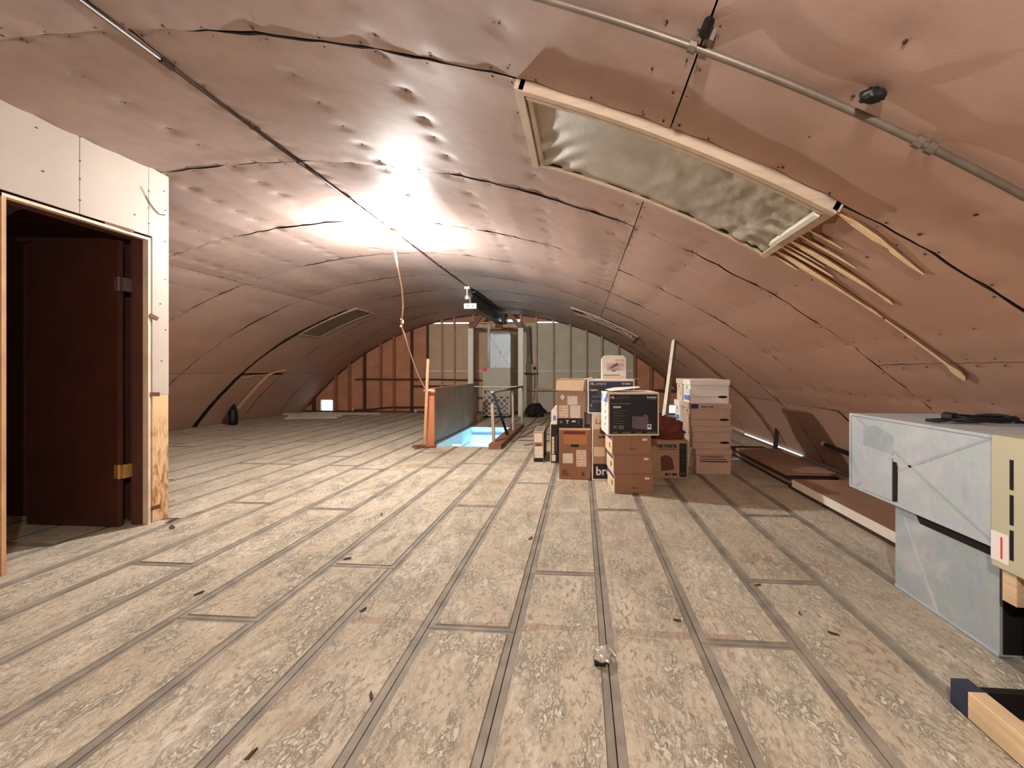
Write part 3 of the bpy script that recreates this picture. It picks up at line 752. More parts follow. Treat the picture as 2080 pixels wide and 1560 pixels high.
# ------------------------------------------------------------------ conduits
c1 = root('ridge_conduit', 'thin dark conduit running the length of the ridge', 'conduit', (-2.14, 0, 2.762))
MB().tube([(0, y, 0.0) for y in (-2.9, 0, 2.0)], .011, 8).build('pipe', M['conduit_d'], c1, smooth=True)
MB().tube([(0, y, 0.0) for y in (2.02, 4.54)], .010, 8).build('pipe', M['conduit_d'], c1, smooth=True)
MB().tube([(0, y, 0.0) for y in (4.66, 7.75)], .009, 8).build('pipe', M['conduit_d'], c1, smooth=True)
for y in (2.01, 3.05): MB().tube([(0, y - .03, 0), (0, y + .03, 0)], .017, 8).build('coupling', M['conduit_d'], c1)
for y in (1.0, 2.6, 3.7, 6.2):
    MB().box(-.03, y - .012, .004, .03, y + .012, .016).build('strap', M['conduit_d'], c1)

c2 = root('arched_conduit', 'weathered pipe bent round the right of the vault above the skylight', 'conduit', vpt(3.4, 1.33, .03))
L2 = Vector(c2.location)
arcs = np.linspace(1.9, 4.55, 30)
MB().tube([tuple(Vector(vpt(a, 1.33, .070)) - L2) for a in arcs], .0115, 8).build('pipe', M['conduit'], c2, smooth=True)
for a in (2.86, 3.60, 3.64):
    MB().tube([tuple(Vector(vpt(a + s_, 1.33, .070)) - L2) for s_ in (-.012, .012)], .018, 8).build('coupling', M['conduit'], c2)
for a in (2.9, 4.1): MB().prism([(a - .012, 1.29), (a + .012, 1.29), (a + .012, 1.37), (a - .012, 1.37)], lambda u, v, w: tuple(Vector(vpt(u, v, .015 + w)) - L2), .05).build('strap', M['conduit'], c2)
MB().tube([tuple(Vector(vpt(2.88, 1.27, .03)) - L2), tuple(Vector(vpt(2.88, 1.27, .075)) - L2)], .016, 8).build('screw_eye', M['blackm'], c2)
lump('black_wad', M['black'], None, vpt(3.40, 1.25, .085), (.035, .022, .022), 5.3, .35, 3)
tag(bpy.data.objects['black_wad'], 'small black wad stuck on the vault behind the arched pipe', 'wad')

# ------------------------------------------------------------------ lamps
def lamp(loc, bulb_mat, label):
    r = root('ceiling_lamp', label, 'lamp', loc)
    MB().tube([(0, 0, .0), (0, 0, -.028)], .05, 12).build('junction_box', M['plate'], r)
    mb = MB(); mb.box(-.075, -.012, -.006, .075, .012, -.001); mb.build('box_ear', M['plate'], r)
    MB().tube([(0, 0, -.028), (0, 0, -.05), (0, 0, -.09)], [.045, .038, .022], 12).build('socket', M['white'], r, smooth=True)
    bm = bmesh.new(); bmesh.ops.create_uvsphere(bm, u_segments=16, v_segments=10, radius=.036)
    for v in bm.verts:
        if v.co.z > 0: v.co.x *= 1 - v.co.z * 12 * .8 * v.co.z * 30 * .02; v.co.z *= 1.5
    me = bpy.data.meshes.new('bulb'); bm.to_mesh(me); bm.free(); me.materials.append(bulb_mat)
    me.polygons.foreach_set('use_smooth', [True] * len(me.polygons))
    b = bpy.data.objects.new('bulb', me); COL.objects.link(b); b.parent = r; b.location = (0, 0, -.145)
    return r
lamp((-2.14, 4.60, 2.76), M['bulb'], 'lit bare bulb in a white socket hanging under the ridge conduit')
lb2 = lamp((0.1, -0.35, 2.24), M['fill_bulb'], 'added fill bulb hanging unseen from the vault behind the viewer')  # added lamp, out of view, brightens the foreground floor
MB().tube([(0, 0, 0), (0, 0, vz(.1) - 2.27)], .006, 6).build('fill_bulb_flex', M['conduit_d'], lb2)

pc = root('pull_cord', 'cream pull cord hanging from the bulb and tied to the hatch cover', 'cord', (-2.12, 4.62, 2.55))
L = Vector(pc.location)
P = [(-2.12, 4.62, 2.58), (-2.11, 4.70, 2.35), (-2.13, 4.85, 2.15), (-2.18, 5.0, 1.97), (-2.26, 5.12, 1.76)]
MB().tube([tuple(Vector(p) - L) for p in P], .009, 6).build('upper_cord', M['rope'], pc, smooth=True)
P2 = [(-2.26, 5.12, 1.76), (-2.31, 5.45, 1.50), (-2.37, 5.8, 1.27), (-2.40, 6.05, 1.09), (-2.40, 6.22, .96), (-2.40, 6.33, .89), (-2.36, 6.40, .87)]
MB().tube([tuple(Vector(p) - L) for p in P2], .010, 6).build('lower_cord', M['rope'], pc, smooth=True)
MB().tube([tuple(Vector(p) - L) for p in ((-2.27, 5.12, 1.83), (-2.245, 5.13, 1.81), (-2.24, 5.13, 1.77), (-2.25, 5.12, 1.73), (-2.275, 5.12, 1.735))], [.006, .012, .014, .013, .008], 6).build('knot', M['rope'], pc, smooth=True)
mb = MB(); mb.tube([tuple(Vector(p) - L) for p in ((-2.44, 6.36, .86), (-2.38, 6.35, .875), (-2.27, 6.37, .86))], .018, 6)
mb.build('knot', M['rope'], pc, smooth=True)
mb = MB(); mb.tube([tuple(Vector(p) - L) for p in ((-2.39, 6.35, .86), (-2.395, 6.35, .70), (-2.39, 6.35, .66), (-2.40, 6.35, .50), (-2.395, 6.35, .36))], [.010, .008, .016, .009, .008], 6)
mb.build('loose_end', M['rope'], pc, smooth=True)

ls = root('dead_lamp', 'unlit white bulb with a hanging white outlet box near the steel beam', 'lamp', (-2.14, 7.75, 2.775))
MB().box(-.05, -.03, -.06, .05, .03, -.005).build('base', M['white'], ls, bevel=.008)
MB().tube([(.0, 0, -.06), (0, 0, -.17)], [.014, .012], 8).build('stem', M['white'], ls, smooth=True)
MB().tube([(0, 0, -.165), (0, 0, -.19), (0, 0, -.23), (0, 0, -.25)], [.014, .032, .048, .03], 12).build('bulb', M['white'], ls, smooth=True)
MB().tube([(.05, .02, -.20), (.055, .0, -.33)], .005, 6).build('cord', M['white'], ls)
ob_ = MB().box(-.055, -.03, -.43, .185, .03, -.33).build('outlet_box', M['white'], ls, bevel=.006)
for x in (.02, .12): MB().tube([(x, -.034, -.38), (x, -.02, -.38)], .012, 8).build('outlet', M['ink'], ob_)

# ------------------------------------------------------------------ steel hoist beam and its timber gallows
ib = root('hoist_beam', 'dark steel hoist beam hanging along the ridge to the far wall', 'beam', (-2.12, 8.0, 2.40))
mb = MB(); mb.box(-.075, 0, 0, .075, 3.3, .022); mb.box(-.075, 0, .30, .075, 3.3, .322); mb.box(-.012, 0, .022, .012, 3.3, .30)
mb.build('flanged_beam', M['beam'], ib)
MB().tube([(0, .03, .322), (0, .03, .40)], .02, 8).build('hanger', M['beam'], ib)
MB().tube([(0, 2.2, .322), (0, 2.2, .40)], .02, 8).build('hanger', M['beam'], ib)
mb = MB(); mb.box(.085, 2.6, -.02, .20, 2.95, .24); mb.build('trolley', M['blackm'], ib, bevel=.02)

def gallows_post(x, label):
    r = root('timber_post', label, 'post', (x, 10.62, 0))
    B(-.065, -.05, 0, .065, .05, 2.27).build('shaft', M['post'], r)
    s_ = 1 if x < -2 else -1
    MB().bar((0, .0, 2.27), (s_ * .36, 0, 2.72), .10, .07, (0, 1, 0)).build('knee_brace', M['brace'], r)
    B(-.045, -.03, 2.27, .045, .03, 2.45).build('top_block', M['brace'], r)
gallows_post(-2.83, 'white painted post left of the furnace with a brown knee brace')
gallows_post(-1.53, 'white painted post right of the furnace with a brown knee brace')
cb = root('cross_beam', 'pale timber joining the tops of the two white posts', 'beam', (-2.2, 10.70, 2.30))
B(-.70, 0.0, 0, .74, .08, .09).build('timber', M['stud_l'], cb)
B(-.45, .09, .12, .5, .14, .16).build('ledger', M['stud_l'], cb)

# ------------------------------------------------------------------ far furnace
fu = root('furnace', 'taupe upright furnace with two latticed filters by the far wall', 'furnace', (-2.48, 10.42, 0))
B(0, 0, .05, .71, .72, 1.257).build('cabinet', M['cab'], fu, bevel=.006)
B(.02, .02, 0, .69, .70, .05).build('plinth', M['dark'], fu)
B(.0, -.004, .77, .71, 0, .775).build('panel_seam', M['dark'], fu)
B(.05, -.006, .50, .69, -.001, .52).build('panel_seam', M['dark'], fu)
B(.0, -.003, 1.17, .12, 0, 1.25).build('red_sticker', M['red'], fu)
B(.055, -.004, .60, .09, 0, .69).build('switch', M['dark'], fu)
MB().tube([(.145, -.005, .665), (.145, .0, .665)], .018, 8).build('knob', M['dark'], fu)
for z0, z1, nx in ((.27, .53, 4), (.04, .25, 4)):
    fl = B(.03, -.02, z0, .64, -.002, z1).build('filter', M['filt'], fu)
    mb = MB(); w_ = (.61) / nx; hh = (z1 - z0) / 2
    for i in range(-1, nx + 1):
        for sgn in (1, -1):
            xa = .03 + i * w_ + (0 if sgn > 0 else w_ * 1.0)
            p0 = [xa, z0]; p1 = [xa + sgn * w_ * 1.6, z1]
            def clip(p, q):
                if q[0] == p[0]: return p
                res = list(p)
                for lim in (.03, .64):
                    if (lim == .03 and res[0] < lim) or (lim == .64 and res[0] > lim):
                        tt = (lim - p[0]) / (q[0] - p[0]); res = [lim, p[1] + tt * (q[1] - p[1])]
                return res
            a_, b_ = clip(p0, p1), clip(p1, p0)
            if z0 - .001 <= a_[1] <= z1 + .001 and z0 - .001 <= b_[1] <= z1 + .001 and abs(a_[0] - b_[0]) > .03:
                mb.bar((a_[0], -.023, a_[1]), (b_[0], -.023, b_[1]), .006, .018, (0, 0, 1) if abs(a_[0] - b_[0]) > 1e-3 else (1, 0, 0))
    mb.build('lattice', M['cardw'], fl)
pl = root('duct_plenum', 'tall galvanised duct standing on the taupe furnace', 'duct', (-2.29, 10.44, 1.257))
prof = [(0, 0), (.52, 0), (.52, .80), (.50, .88), (.44, .93), (.08, .93), (.02, .88), (0, .80)]
MB().prism(prof, lambda u, v, w: (u, w, v), .55).build('duct', M['galv'], pl)
MB().prism([(0, .012), (.018, 0), (.52, .76), (.50, .78)], lambda u, v, w: (u, -.003 + w, v), .003).build('crease', M['cardw'], pl)
MB().prism([(.50, .0), (.52, .02), (.02, .78), (.0, .76)], lambda u, v, w: (u, -.003 + w, v), .003).build('crease', M['galv2'], pl)
fp = root('flue_pipe', 'white flue pipe rising beside the galvanised duct', 'pipe', (-2.36, 10.62, 1.257))
MB().tube([(0, 0, 0), (0, 0, 1.10)], .045, 12).build('pipe', M['pipe'], fp, smooth=True)
MB().tube([(0, 0, 1.02), (0, 0, 1.10)], .054, 12).build('collar', M['pipe'], fp, smooth=True)

eb = root('electric_panel', 'pale electric panel on the far wall right of the white post', 'panel', (-1.55, Y_FAR - .13, 1.12))
B(0, 0, 0, .17, .12, .26).build('box', M['elec'], eb, bevel=.006)
B(.17, .02, 0, .34, .12, .25).build('backboard', M['stud_l'], eb)
lump('gauge', M['black'], eb, (.28, -.01, .1), (.04, .03, .05), 2, .1, 2)
MB().tube([(.27, .05, 0), (.27, .05, -.5), (.24, .05, -.75)], .008, 6).build('cable', M['conduit_d'], eb)
MB().tube([(.20, .05, .26), (.16, .05, .8), (.15, .06, 1.2)], .012, 6).build('cable', M['conduit_d'], eb)
B(-.02, .02, -.035, .36, .12, -.0).build('bracket', M['ink'], eb)
ws = root('wall_outlet', 'small white outlet box left of the furnace at conduit height', 'outlet', (-2.72, Y_FAR - .12, .90))
B(0, 0, 0, .12, .10, .13).build('cover', M['white'], ws, bevel=.006)
B(.04, -.004, .06, .08, 0, .075).build('slot', M['ink'], ws)
wc = root('wall_conduit', 'rusty horizontal conduit running across the far studs', 'conduit', (-6.4, Y_FAR - .115, .94))
MB().tube([(0, 0, .0), (.4, 0, .01), (1.2, 0, .0), (2.2, 0, .005), (3.0, 0, -.01), (3.66, 0, -.02)], .018, 6).build('pipe', M['stud_d'], wc)
MB().tube([(-.04, 0, 0), (.0, 0, 0)], .03, 6).build('end_cap', M['stud_l'], wc)
wc2 = root('wall_conduit', 'low dark conduit along the far studs just above the floor', 'conduit', (-6.45, Y_FAR - .115, .10))
MB().tube([(0, 0, -.03), (.5, 0, -.01), (1.0, 0, .05), (1.9, 0, .06), (2.7, 0, .06)], .018, 6).build('pipe', M['stud_d'], wc2)
MB().tube([(-.06, 0, -.03), (-.02, 0, -.03)], .03, 8).build('end_cap', M['white'], wc2)
for x in (-4.66,):
    MB().tube([(x, Y_FAR - .13, .05), (x + .05, Y_FAR - .13, .05)], .04, 8).build('cord_cap', M['white'], None)
    tag(bpy.data.objects['cord_cap'], 'white cap low on the far wall beside a dark stud', 'cap')
lump('black_bag', M['bagk'], None, (-1.17, 10.75, 0), (.24, .2, .22), 8.8, .45, 4, 2.0)
tag(bpy.data.objects['black_bag'], 'black cloth bundle on the floor under the electric panel', 'bundle')

# ------------------------------------------------------------------ hatch
hx0, hy0, hx1, hy1 = HATCH
hs = struct_root('stairwell_1', 'stairwell below the open floor hatch with blue light painted on its walls')  # stairwell shaft down to the room below
mb = MB()
mb.box(hx0 - .04, hy0 - .02, -2.6, hx0, hy1 + .02, -.03); mb.box(hx1, hy0 - .02, -2.6, hx1 + .04, hy1 + .02, -.03)
mb.box(hx0 - .04, hy1, -2.6, hx1 + .04, hy1 + .04, -.03); mb.box(hx0 - .04, hy0 - .04, -2.6, hx1 + .04, hy0, -.03)
mb.box(hx0 - .04, hy0 - .04, -2.65, hx1 + .04, hy1 + .04, -2.6)
mb.box(hx0 - .001, hy0, -.3, hx0 + .012, hy1, -.002); mb.box(hx1 - .012, hy0, -.3, hx1 + .001, hy1, -.002)
mb.box(hx0, hy1 - .012, -.3, hx1, hy1 + .001, -.002)
mb.build('shaft_wall', M['blue'], hs)
B(hx0 + .02, hy1 - .04, -.16, hx1, hy1, -.12).build('shaft_rail', M['bluep'], hs)
B(hx0, 7.35, -.30, hx1, 7.40, -.24).build('shaft_rail', M['white'], hs)
B(hx0, 6.95, -.22, hx1, 6.98, -.18).build('shaft_rail', M['bluep'], hs)
B(hx0 + .12, 6.5, -.40, hx0 + .16, 8.0, -.20).build('stringer', M['white'], hs)
for i in range(7):
    B(hx0 + .16, 6.75 + i * .22, -.42 - .2 * i, hx1 - .05, 6.95 + i * .22, -.39 - .2 * i).build('stair_tread', M['blue'], hs)
for i, y in enumerate((6.62, 7.15)): B(hx0 + .06, y, -.14, hx0 + .22, y + .04, -.10).build('shaft_bracket', M['white'], hs)
ld = bpy.data.lights.new('stairwell_lamp', 'AREA'); ld.energy = HATCH_LIGHT; ld.color = (.80, .95, 1.0); ld.size = .7; ld.size_y = 1.6; ld.shape = 'RECTANGLE'
lo = bpy.data.objects.new('stairwell_lamp', ld); COL.objects.link(lo); lo.location = (hx0 + .5, 7.5, -2.5); lo.rotation_euler = (PI, 0, 0)

hc = root('hatch_cover', 'dark worn plywood hatch cover standing on edge beside the open hatch', 'hatch cover', (-2.33, 6.42, 0), .0)
B(.0, .05, .02, .03, 2.72, .90).build('panel', M['cover'], hc)
B(-.075, 0, .0, .03, .05, .90).build('edge_board', M['edge'], hc)
B(-.075, .05, .86, -.001, 2.70, .90).build('edge_board', M['edge'], hc)
B(-.075, 2.67, 0, -.001, 2.72, .86).build('edge_board', M['edge'], hc)
B(-.075, .05, 0, -.001, 2.67, .04).build('edge_board', M['edge'], hc)
B(.031, .02, .005, .06, 2.7, .03).build('sill_strip', M['conduit'], hc)
ps = root('prop_stick', 'thin upright stick tied to the near end of the hatch cover', 'stick', (-2.40, 6.36, 0))
MB().bar((-.03, .0, 0), (.035, -.02, 1.36), .04, .03, (0, 1, 0)).build('stick', M['stick'], ps)
fs_ = root('floor_stick', 'short brown offcut on the floor at the hatch corner', 'offcut', (-2.42, 6.22, 0))
MB().box(-.16, 0, 0, .20, .09, .03).build('offcut', M['curb'], fs_, bevel=.004)
MB().tube([(-.05, -.14, .01), (.0, -.05, .012), (.04, .02, .04)], .012, 6).build('strap_end', M['curb'], fs_)

hr = root('hatch_railing', 'low painted pipe railing on the right side of the hatch', 'railing', (-1.28, 6.42, 0))
B(-.10, -.24, 0, .09, 2.28, .075).build('curb_plank', M['curb'], hr)
MB().bar((-.075, .02, .07), (-.09, -.02, .66), .045, .04, (0, 1, 0)).build('rail_post', M['rail'], hr)
MB().tube([(.03, 1.25, .07), (.02, 1.25, .80)], .022, 8).build('rail_post', M['rail'], hr)
MB().tube([(.055, 2.22, .07), (.06, 2.22, .85)], .022, 8).build('rail_post', M['rail'], hr)
MB().bar((-.11, .08, .84), (-.02, .75, .845), .045, .03).build('top_rail', M['rail'], hr)
MB().bar((-.02, .75, .845), (.06, 2.24, .85), .035, .03).build('top_rail', M['blackm'], hr)
MB().bar((-.10, .08, .83), (.02, .70, .08), .035, .035, (0, 1, 0)).build('brace', M['blackm'], hr)
MB().tube([(.06, 2.23, .85), (-.95, 2.23, .85)], .012, 8).build('back_rail', M['rail'], hr)
for i, (p, q) in enumerate((((-.9, 6.55, .004), (-.55, 6.95, .004)), ((-1.1, 7.3, .004), (-.2, 8.1, .004)), ((-1.05, 7.0, .004), (-.3, 7.05, .004)))):
    o_ = MB().tube([p, tuple((Vector(p) + Vector(q)) / 2 + Vector((0.03, -.04, 0))), q], .006, 5).build('floor_cable', M['black'])
    tag(o_, ['thin black cable on the floor nearest the railing curb', 'long black cable on the floor running back towards the black bundle', 'black cable crossing the floor level with the railing middle'][i], 'cable')

lm = [((-7.95, 10.6, 0), 2.55, .09, .05, .12, 'long grey board lying along the far left wall foot'),
      ((-7.2, 9.66, 0), 1.2, .10, .045, .25, 'short grey board nearest the viewer in the far left pile'),
      ((-7.45, 10.12, 0), 1.35, .12, .06, .1, 'grey board in the middle of the far left pile')]
for p, ln, w_, h_, rz, lab in lm:
    o_ = B(0, 0, 0, ln, w_, h_).build('lumber', M['lumber'], None, bevel=.004); o_.location = p; o_.rotation_euler = (0, 0, rz); tag(o_, lab, 'board', 'loose boards at the far left')

# ------------------------------------------------------------------ cartons
def carton(name, label, cat, loc, w, d, h, mat, rz=0.0, group=None, bev=.004):
    r = root(name, label, cat, loc, rz, group)
    B(0, 0, 0, w, d, h).build('body', mat, r, bevel=bev)
    return r
RZ = math.radians(6)
lows = [(.321, 4.03, 0, 'brown shipping carton at the bottom of the stack under the navy printer box', .0),
        (.312, 4.03, .186, 'brown shipping carton in the middle of the stack under the navy printer box', .0),
        (.298, 4.025, .372, 'brown shipping carton at the top of the stack under the navy printer box', .0)]
for i, (x, y, z, lab, _) in enumerate(lows):
    w, d, h = .374, .40, .185
    r = carton('cardboard_box', lab, 'box', (x, y, z), w, d, h, M['card'], RZ, 'brown cartons under the printer box')
    decal(r, 'lit_side_panel', M['cardl'], 'left', .004, .004, d - .004, h - .004)  # cream tone paints the lamplight on the left side
    decal(r, 'side_strip', M['purple'] if i != 1 else M['greyink'], 'left', .02, h - .050, d - .02, h - .016, .001, .0016)
    decal(r, 'side_mark', M['greyink'], 'left', .10, .05, .16, .10, .001, .0016)
    decal(r, 'small_label', M['label'], 'front', .29, h - .052, .335, h - .03)
    decal(r, 'flap_seam', M['brownink'], 'front', w * .5 - .001, .01, w * .5 + .001, h - .01, .0006)
    if i == 0 or i == 2: MB().prism([(.15, .055), (.19, .062), (.24, .055), (.19, .048)], lambda u, v, q: (u, -.001 + q, v), .001).build('hand_slot', M['brownink'], r)
pr = carton('printer_box', 'large printer box with dark front, topmost on the brown cartons', 'box', (.256, 4.00, .558), .488, .42, .412, M['cardw'], RZ, 'printer boxes')
decal(pr, 'front_edge', M['cardl'], 'front', .002, .002, .486, .410, .0008)
decal(pr, 'front_print', M['nblack'], 'front', .014, .016, .474, .392, .0012, .0008)
F0 = -.0024
text('HL', pr, (.024, F0, .352), .034, M['whiteink'], bold=.0008); text('-L6250DW', pr, (.068, F0, .352), .030, M['greyink'])
text('brother', pr, (.372, F0, .355), .030, M['whiteink'], bold=.0006)
decal(pr, 'print_line', M['greyink'], 'front', .39, .340, .462, .346, .0004, .002)
decal(pr, 'print_line', M['greyink'], 'front', .028, .299, .09, .308, .0004, .002); decal(pr, 'print_line', M['greyink'], 'front', .096, .299, .215, .309, .0004, .002)
decal(pr, 'print_block', M['whiteink'], 'front', .05, .262, .122, .280, .0005, .002); text('PRINTER', pr, (.053, F0 - .0008, .265), .0165, M['ink'])
for i, wl_ in enumerate((.135, .095, .125, .075, .10, .11)): decal(pr, 'print_line', M['greyink'], 'front', .05, .234 - i * .024, .05 + wl_, .2385 - i * .024, .0004, .002)
MB().prism([(.23, .075), (.26, .065), (.385, .055), (.385, .165), (.37, .20), (.25, .185), (.23, .185)], lambda u, v, q: (u, -.0026 + q, v), .0006).build('printer_picture', M['mauve'], pr)
MB().prism([(.255, .185), (.35, .178), (.34, .19), (.315, .198), (.29, .19), (.27, .197)], lambda u, v, q: (u, -.0030 + q, v), .0006).build('picture_top', M['nblack'], pr)
decal(pr, 'white_badge', M['whiteink'], 'front', .376, .058, .414, .108, .0006, .0026)
MB().tube([(.395, -.0040, .09), (.395, -.0030, .09)], .012, 10).build('badge_emblem', M['brownink'], pr)
for x0_, x1_ in ((.045, .098), (.135, .215), (.262, .325), (.372, .462)): decal(pr, 'print_block', M['greyink'], 'front', x0_, .024, x1_, .036, .0005, .002)
decal(pr, 'gray_badge', M['greyink'], 'front', .05, .068, .085, .095, .0004, .002); decal(pr, 'gray_badge', M['greyink'], 'front', .10, .06, .15, .098, .0004, .002)
decal(pr, 'side_strip', M['bluep'], 'left', .03, .31, .39, .385)
for (y, z) in ((.12, .27), (.13, .20), (.12, .14), (.14, .08)): decal(pr, 'side_mark', M['greyink'], 'left', y, z, y + .03, z + .03)
tf = root('torn_flap', 'torn white cardboard sheet lying across the dark printer box', 'flap', (.27, 4.02, .972), RZ)
MB().prism([(-.06, .02), (.13, -.02), (.32, .10), (.35, .30), (.10, .33), (-.03, .26)], lambda u, v, w: (u, v, .008 + .05 * (u + .06) + .012 * math.sin(u * 22) + w), .004).build('sheet', M['cardw'], tf)
MB().prism([(-.055, .03), (.0, .0), (.0, .25), (-.05, .25)], lambda u, v, w: (u + w - .004, v, .012), .004).build('crease', M['cardw'], tf)
MB().add([(-.055, .03, .010), (-.02, -.012, .008), (-.075, -.022, -.115), (-.055, .033, .007), (-.02, -.009, .005), (-.074, -.019, -.118)], [(0, 1, 2), (5, 4, 3), (0, 2, 5, 3), (1, 4, 5, 2), (0, 3, 4, 1)]).build('hanging_strip', M['cardw'], tf)

# tall brown carton with hand hole, and the open carton standing on it
b = carton('cardboard_box', 'tall red-brown carton with a hand hole standing on the floor', 'box', (-.236, 4.53, 0), .338, .36, .556, M['card3'])
decal(b, 'top_rim', M['cardl'], 'front', .0, .535, .338, .555, .002)
decal(b, 'tape', M['tape'], 'front', .05, .38, .30, .525, .0008)
decal(b, 'maroon_tape', M['maroon'], 'front', .05, .487, .285, .522, .0008, .001)
MB().prism([(.125 + .045 * 1, .352), (.205, .352), (.215, .362), (.215, .368), (.205, .378), (.135, .378), (.124, .368), (.124, .362), (.135, .352)], lambda u, v, w: (u, -.0012 + w, v), .0012).build('hand_hole', M['dark'], b)
decal(b, 'shipping_label', M['label'], 'front', .04, .175, .15, .28); decal(b, 'barcode_label', M['label2'], 'front', .185, .14, .295, .32)
text('AS', b, (.032, -.001, .075), .05, M['brownink'], bold=.001); text('PW', b, (.032, -.001, .036), .05, M['brownink'], bold=.001)
decal(b, 'recycle_mark', M['brownink'], 'front', .245, .04, .275, .08, .0006)
c = root('cardboard_box', 'open brown carton with folded flaps and black bottom band on the tall carton', 'box', (-.257, 4.52, .5565))
w, d, h, t_ = .292, .34, .515, .006
mb = MB(); mb.box(0, 0, 0, w, t_, h); mb.box(0, d - t_, 0, w, d, h); mb.box(0, t_, 0, t_, d - t_, h); mb.box(w - t_, t_, 0, w, d - t_, h); mb.box(t_, t_, 0, w - t_, d - t_, .006)
mb.build('body', M['card2'], c)
MB().prism([(-.004, 0), (w + .004, 0), (w - .012, -.118), (-.012, -.112)], lambda u, v, q: (u, -.004 - q + (v) * .20, h + v + .004), .005).build('front_flap', M['cardl'], c)
MB().prism([(0, 0), (0, d), (-.13, d - .02), (-.13, .02)], lambda u, v, q: (u, v, h + u * .42 + q), .005).build('side_flap', M['card2'], c)
MB().prism([(w, 0), (w, d), (w + .09, d), (w + .09, .02)], lambda u, v, q: (u, v, h + (u - w) * .22 + .004 + q), .005).build('side_flap', M['cardl'], c)
MB().prism([(0, d), (w, d), (w + .12, d + .11), (.02, d + .12)], lambda u, v, q: (u, v, h + .005 + q), .005).build('back_flap', M['cardl'], c)
decal(c, 'bottom_band', M['ink'], 'front', .0, .0, w - .012, .105, .0012)
text('11', c, (.028, -.0016, .055), .03, M['whiteink'], bold=.001)
MB().prism([(.092, .085), (.132, .085), (.115, .07), (.115, .05), (.122, .046), (.102, .046), (.109, .05), (.109, .07)], lambda u, v, q: (u, -.002 + q, v), .0008).build('glass_symbol', M['whiteink'], c)
MB().prism([(.155, .065), (.165, .08), (.18, .085), (.195, .08), (.205, .065)], lambda u, v, q: (u, -.002 + q, v), .0008).build('umbrella_symbol', M['whiteink'], c)
MB().prism([(.225, .045), (.235, .045), (.235, .085), (.225, .085)], lambda u, v, q: (u, -.002 + q, v), .0008).build('stack_symbol', M['greyink'], c)
decal(c, 'shipping_label', M['label'], 'front', .112, .25, .22, .345); decal(c, 'shipping_label', M['label'], 'front', .142, .11, .25, .245); decal(c, 'barcode_label', M['label2'], 'front', .02, .11, .12, .245)
MB().prism([(.03, .33), (.06, .30), (.085, .335), (.055, .37)], lambda u, v, q: (u, -.0012 + q, v), .0012).build('tilted_label', M['label'], c)

# laser printer box standing and the navy box on it
e = carton('printer_box', 'tall pale printer box with a black bottom band behind the brown stack', 'box', (.117, 4.50, 0), .40, .42, .716, M['cardw'])
decal(e, 'front_print', M['card2'], 'front', .012, .018, .398, .70, .0008)
decal(e, 'front_top', M['cardl'], 'front', .012, .55, .398, .70, .0008, .0009)
decal(e, 'print_block', M['brownink'], 'front', .085, .505, .15, .57, .0004, .0018); decal(e, 'print_block', M['brownink'], 'front', .07, .455, .15, .475, .0004, .0018)
decal(e, 'grey_picture', M['cardl'], 'front', .02, .26, .14, .36, .0004, .0009)
decal(e, 'black_band', M['ink'], 'front', .014, .022, .398, .18, .0008, .0009)
text('Laser', e, (.035, F0, .605), .085, M['brownink']); text('brother', e, (.04, F0, .062), .125, M['whiteink'], bold=.003)
nb_ = carton('printer_box', 'navy printer box behind, resting on the tall pale printer box', 'box', (.07, 4.49, .7165), .495, .40, .365, M['cardw'], 0, 'printer boxes')
decal(nb_, 'front_print', M['navy'], 'front', .016, .016, .482, .345, .001)
decal(nb_, 'front_dark', M['nblack'], 'front', .018, .15, .40, .29, .0006, .0011)
text('HL', nb_, (.03, F0, .308), .036, M['whiteink'], bold=.001); text('-5470DW', nb_, (.077, F0, .308), .030, M['whiteink'])
text('brother', nb_, (.365, F0, .312), .03, M['whiteink'], bold=.0006); text('Laser', nb_, (.03, F0 - .0006, .245), .034, M['whiteink'], bold=.001)
for z in (.185, .17, .135, .12): decal(nb_, 'print_line', M['greyink'], 'front', .045, z, .15, z + .01, .0004, .0018)
MB().prism([(.10, .255), (.12, .26), (.145, .17), (.135, .165)], lambda u, v, q: (u, -.0024 + q, v), .0006).build('white_stroke', M['greyink'], nb_)
MB().prism([(.03, .10), (.05, .105), (.05, .08), (.04, .068), (.03, .08)], lambda u, v, q: (u, -.002 + q, v), .0006).build('shield_mark', M['bluep'], nb_)
decal(nb_, 'print_line', M['greyink'], 'front', .03, .036, .075, .048, .0004, .0012)
wb = root('picture_box', 'small white box with clipped corners and a picture, on the navy printer box', 'box', (.232, 4.68, 1.083), 0)
MB().prism([(0, 0), (.265, 0), (.265, .225), (.235, .262), (.03, .262), (0, .225)], lambda u, v, q: (u, q, v), .16).build('body', M['cardw'], wb)
decal(wb, 'picture', M['photo'], 'front', .055, .095, .245, .18, .0008)
MB().prism([(.085, .125), (.10, .115), (.175, .15), (.18, .175), (.165, .18)], lambda u, v, q: (u, -.0018 + q, v), .0008).build('picture_dark', M['mauve'], wb)
MB().prism([(.105, .095), (.155, .095), (.145, .085), (.115, .085)], lambda u, v, q: (u, -.0018 + q, v), .0008).build('picture_dish', M['ink'], wb)
for (u0, v0, u1, v1) in ((.145, .19, .245, .22), (.03, .155, .055, .165), (.03, .135, .055, .142)): decal(wb, 'print_block', M['photo'], 'front', u0, v0, u1, v1, .0007)
decal(wb, 'dark_stripe', M['ink'], 'front', .02, .04, .20, .047, .0008); decal(wb, 'lower_band', M['cardl'], 'front', .02, .005, .25, .035, .0006)
MB().box(-.02, -.05, 0, .40, -.006, .004).build('loose_flap', M['cardw'], wb)

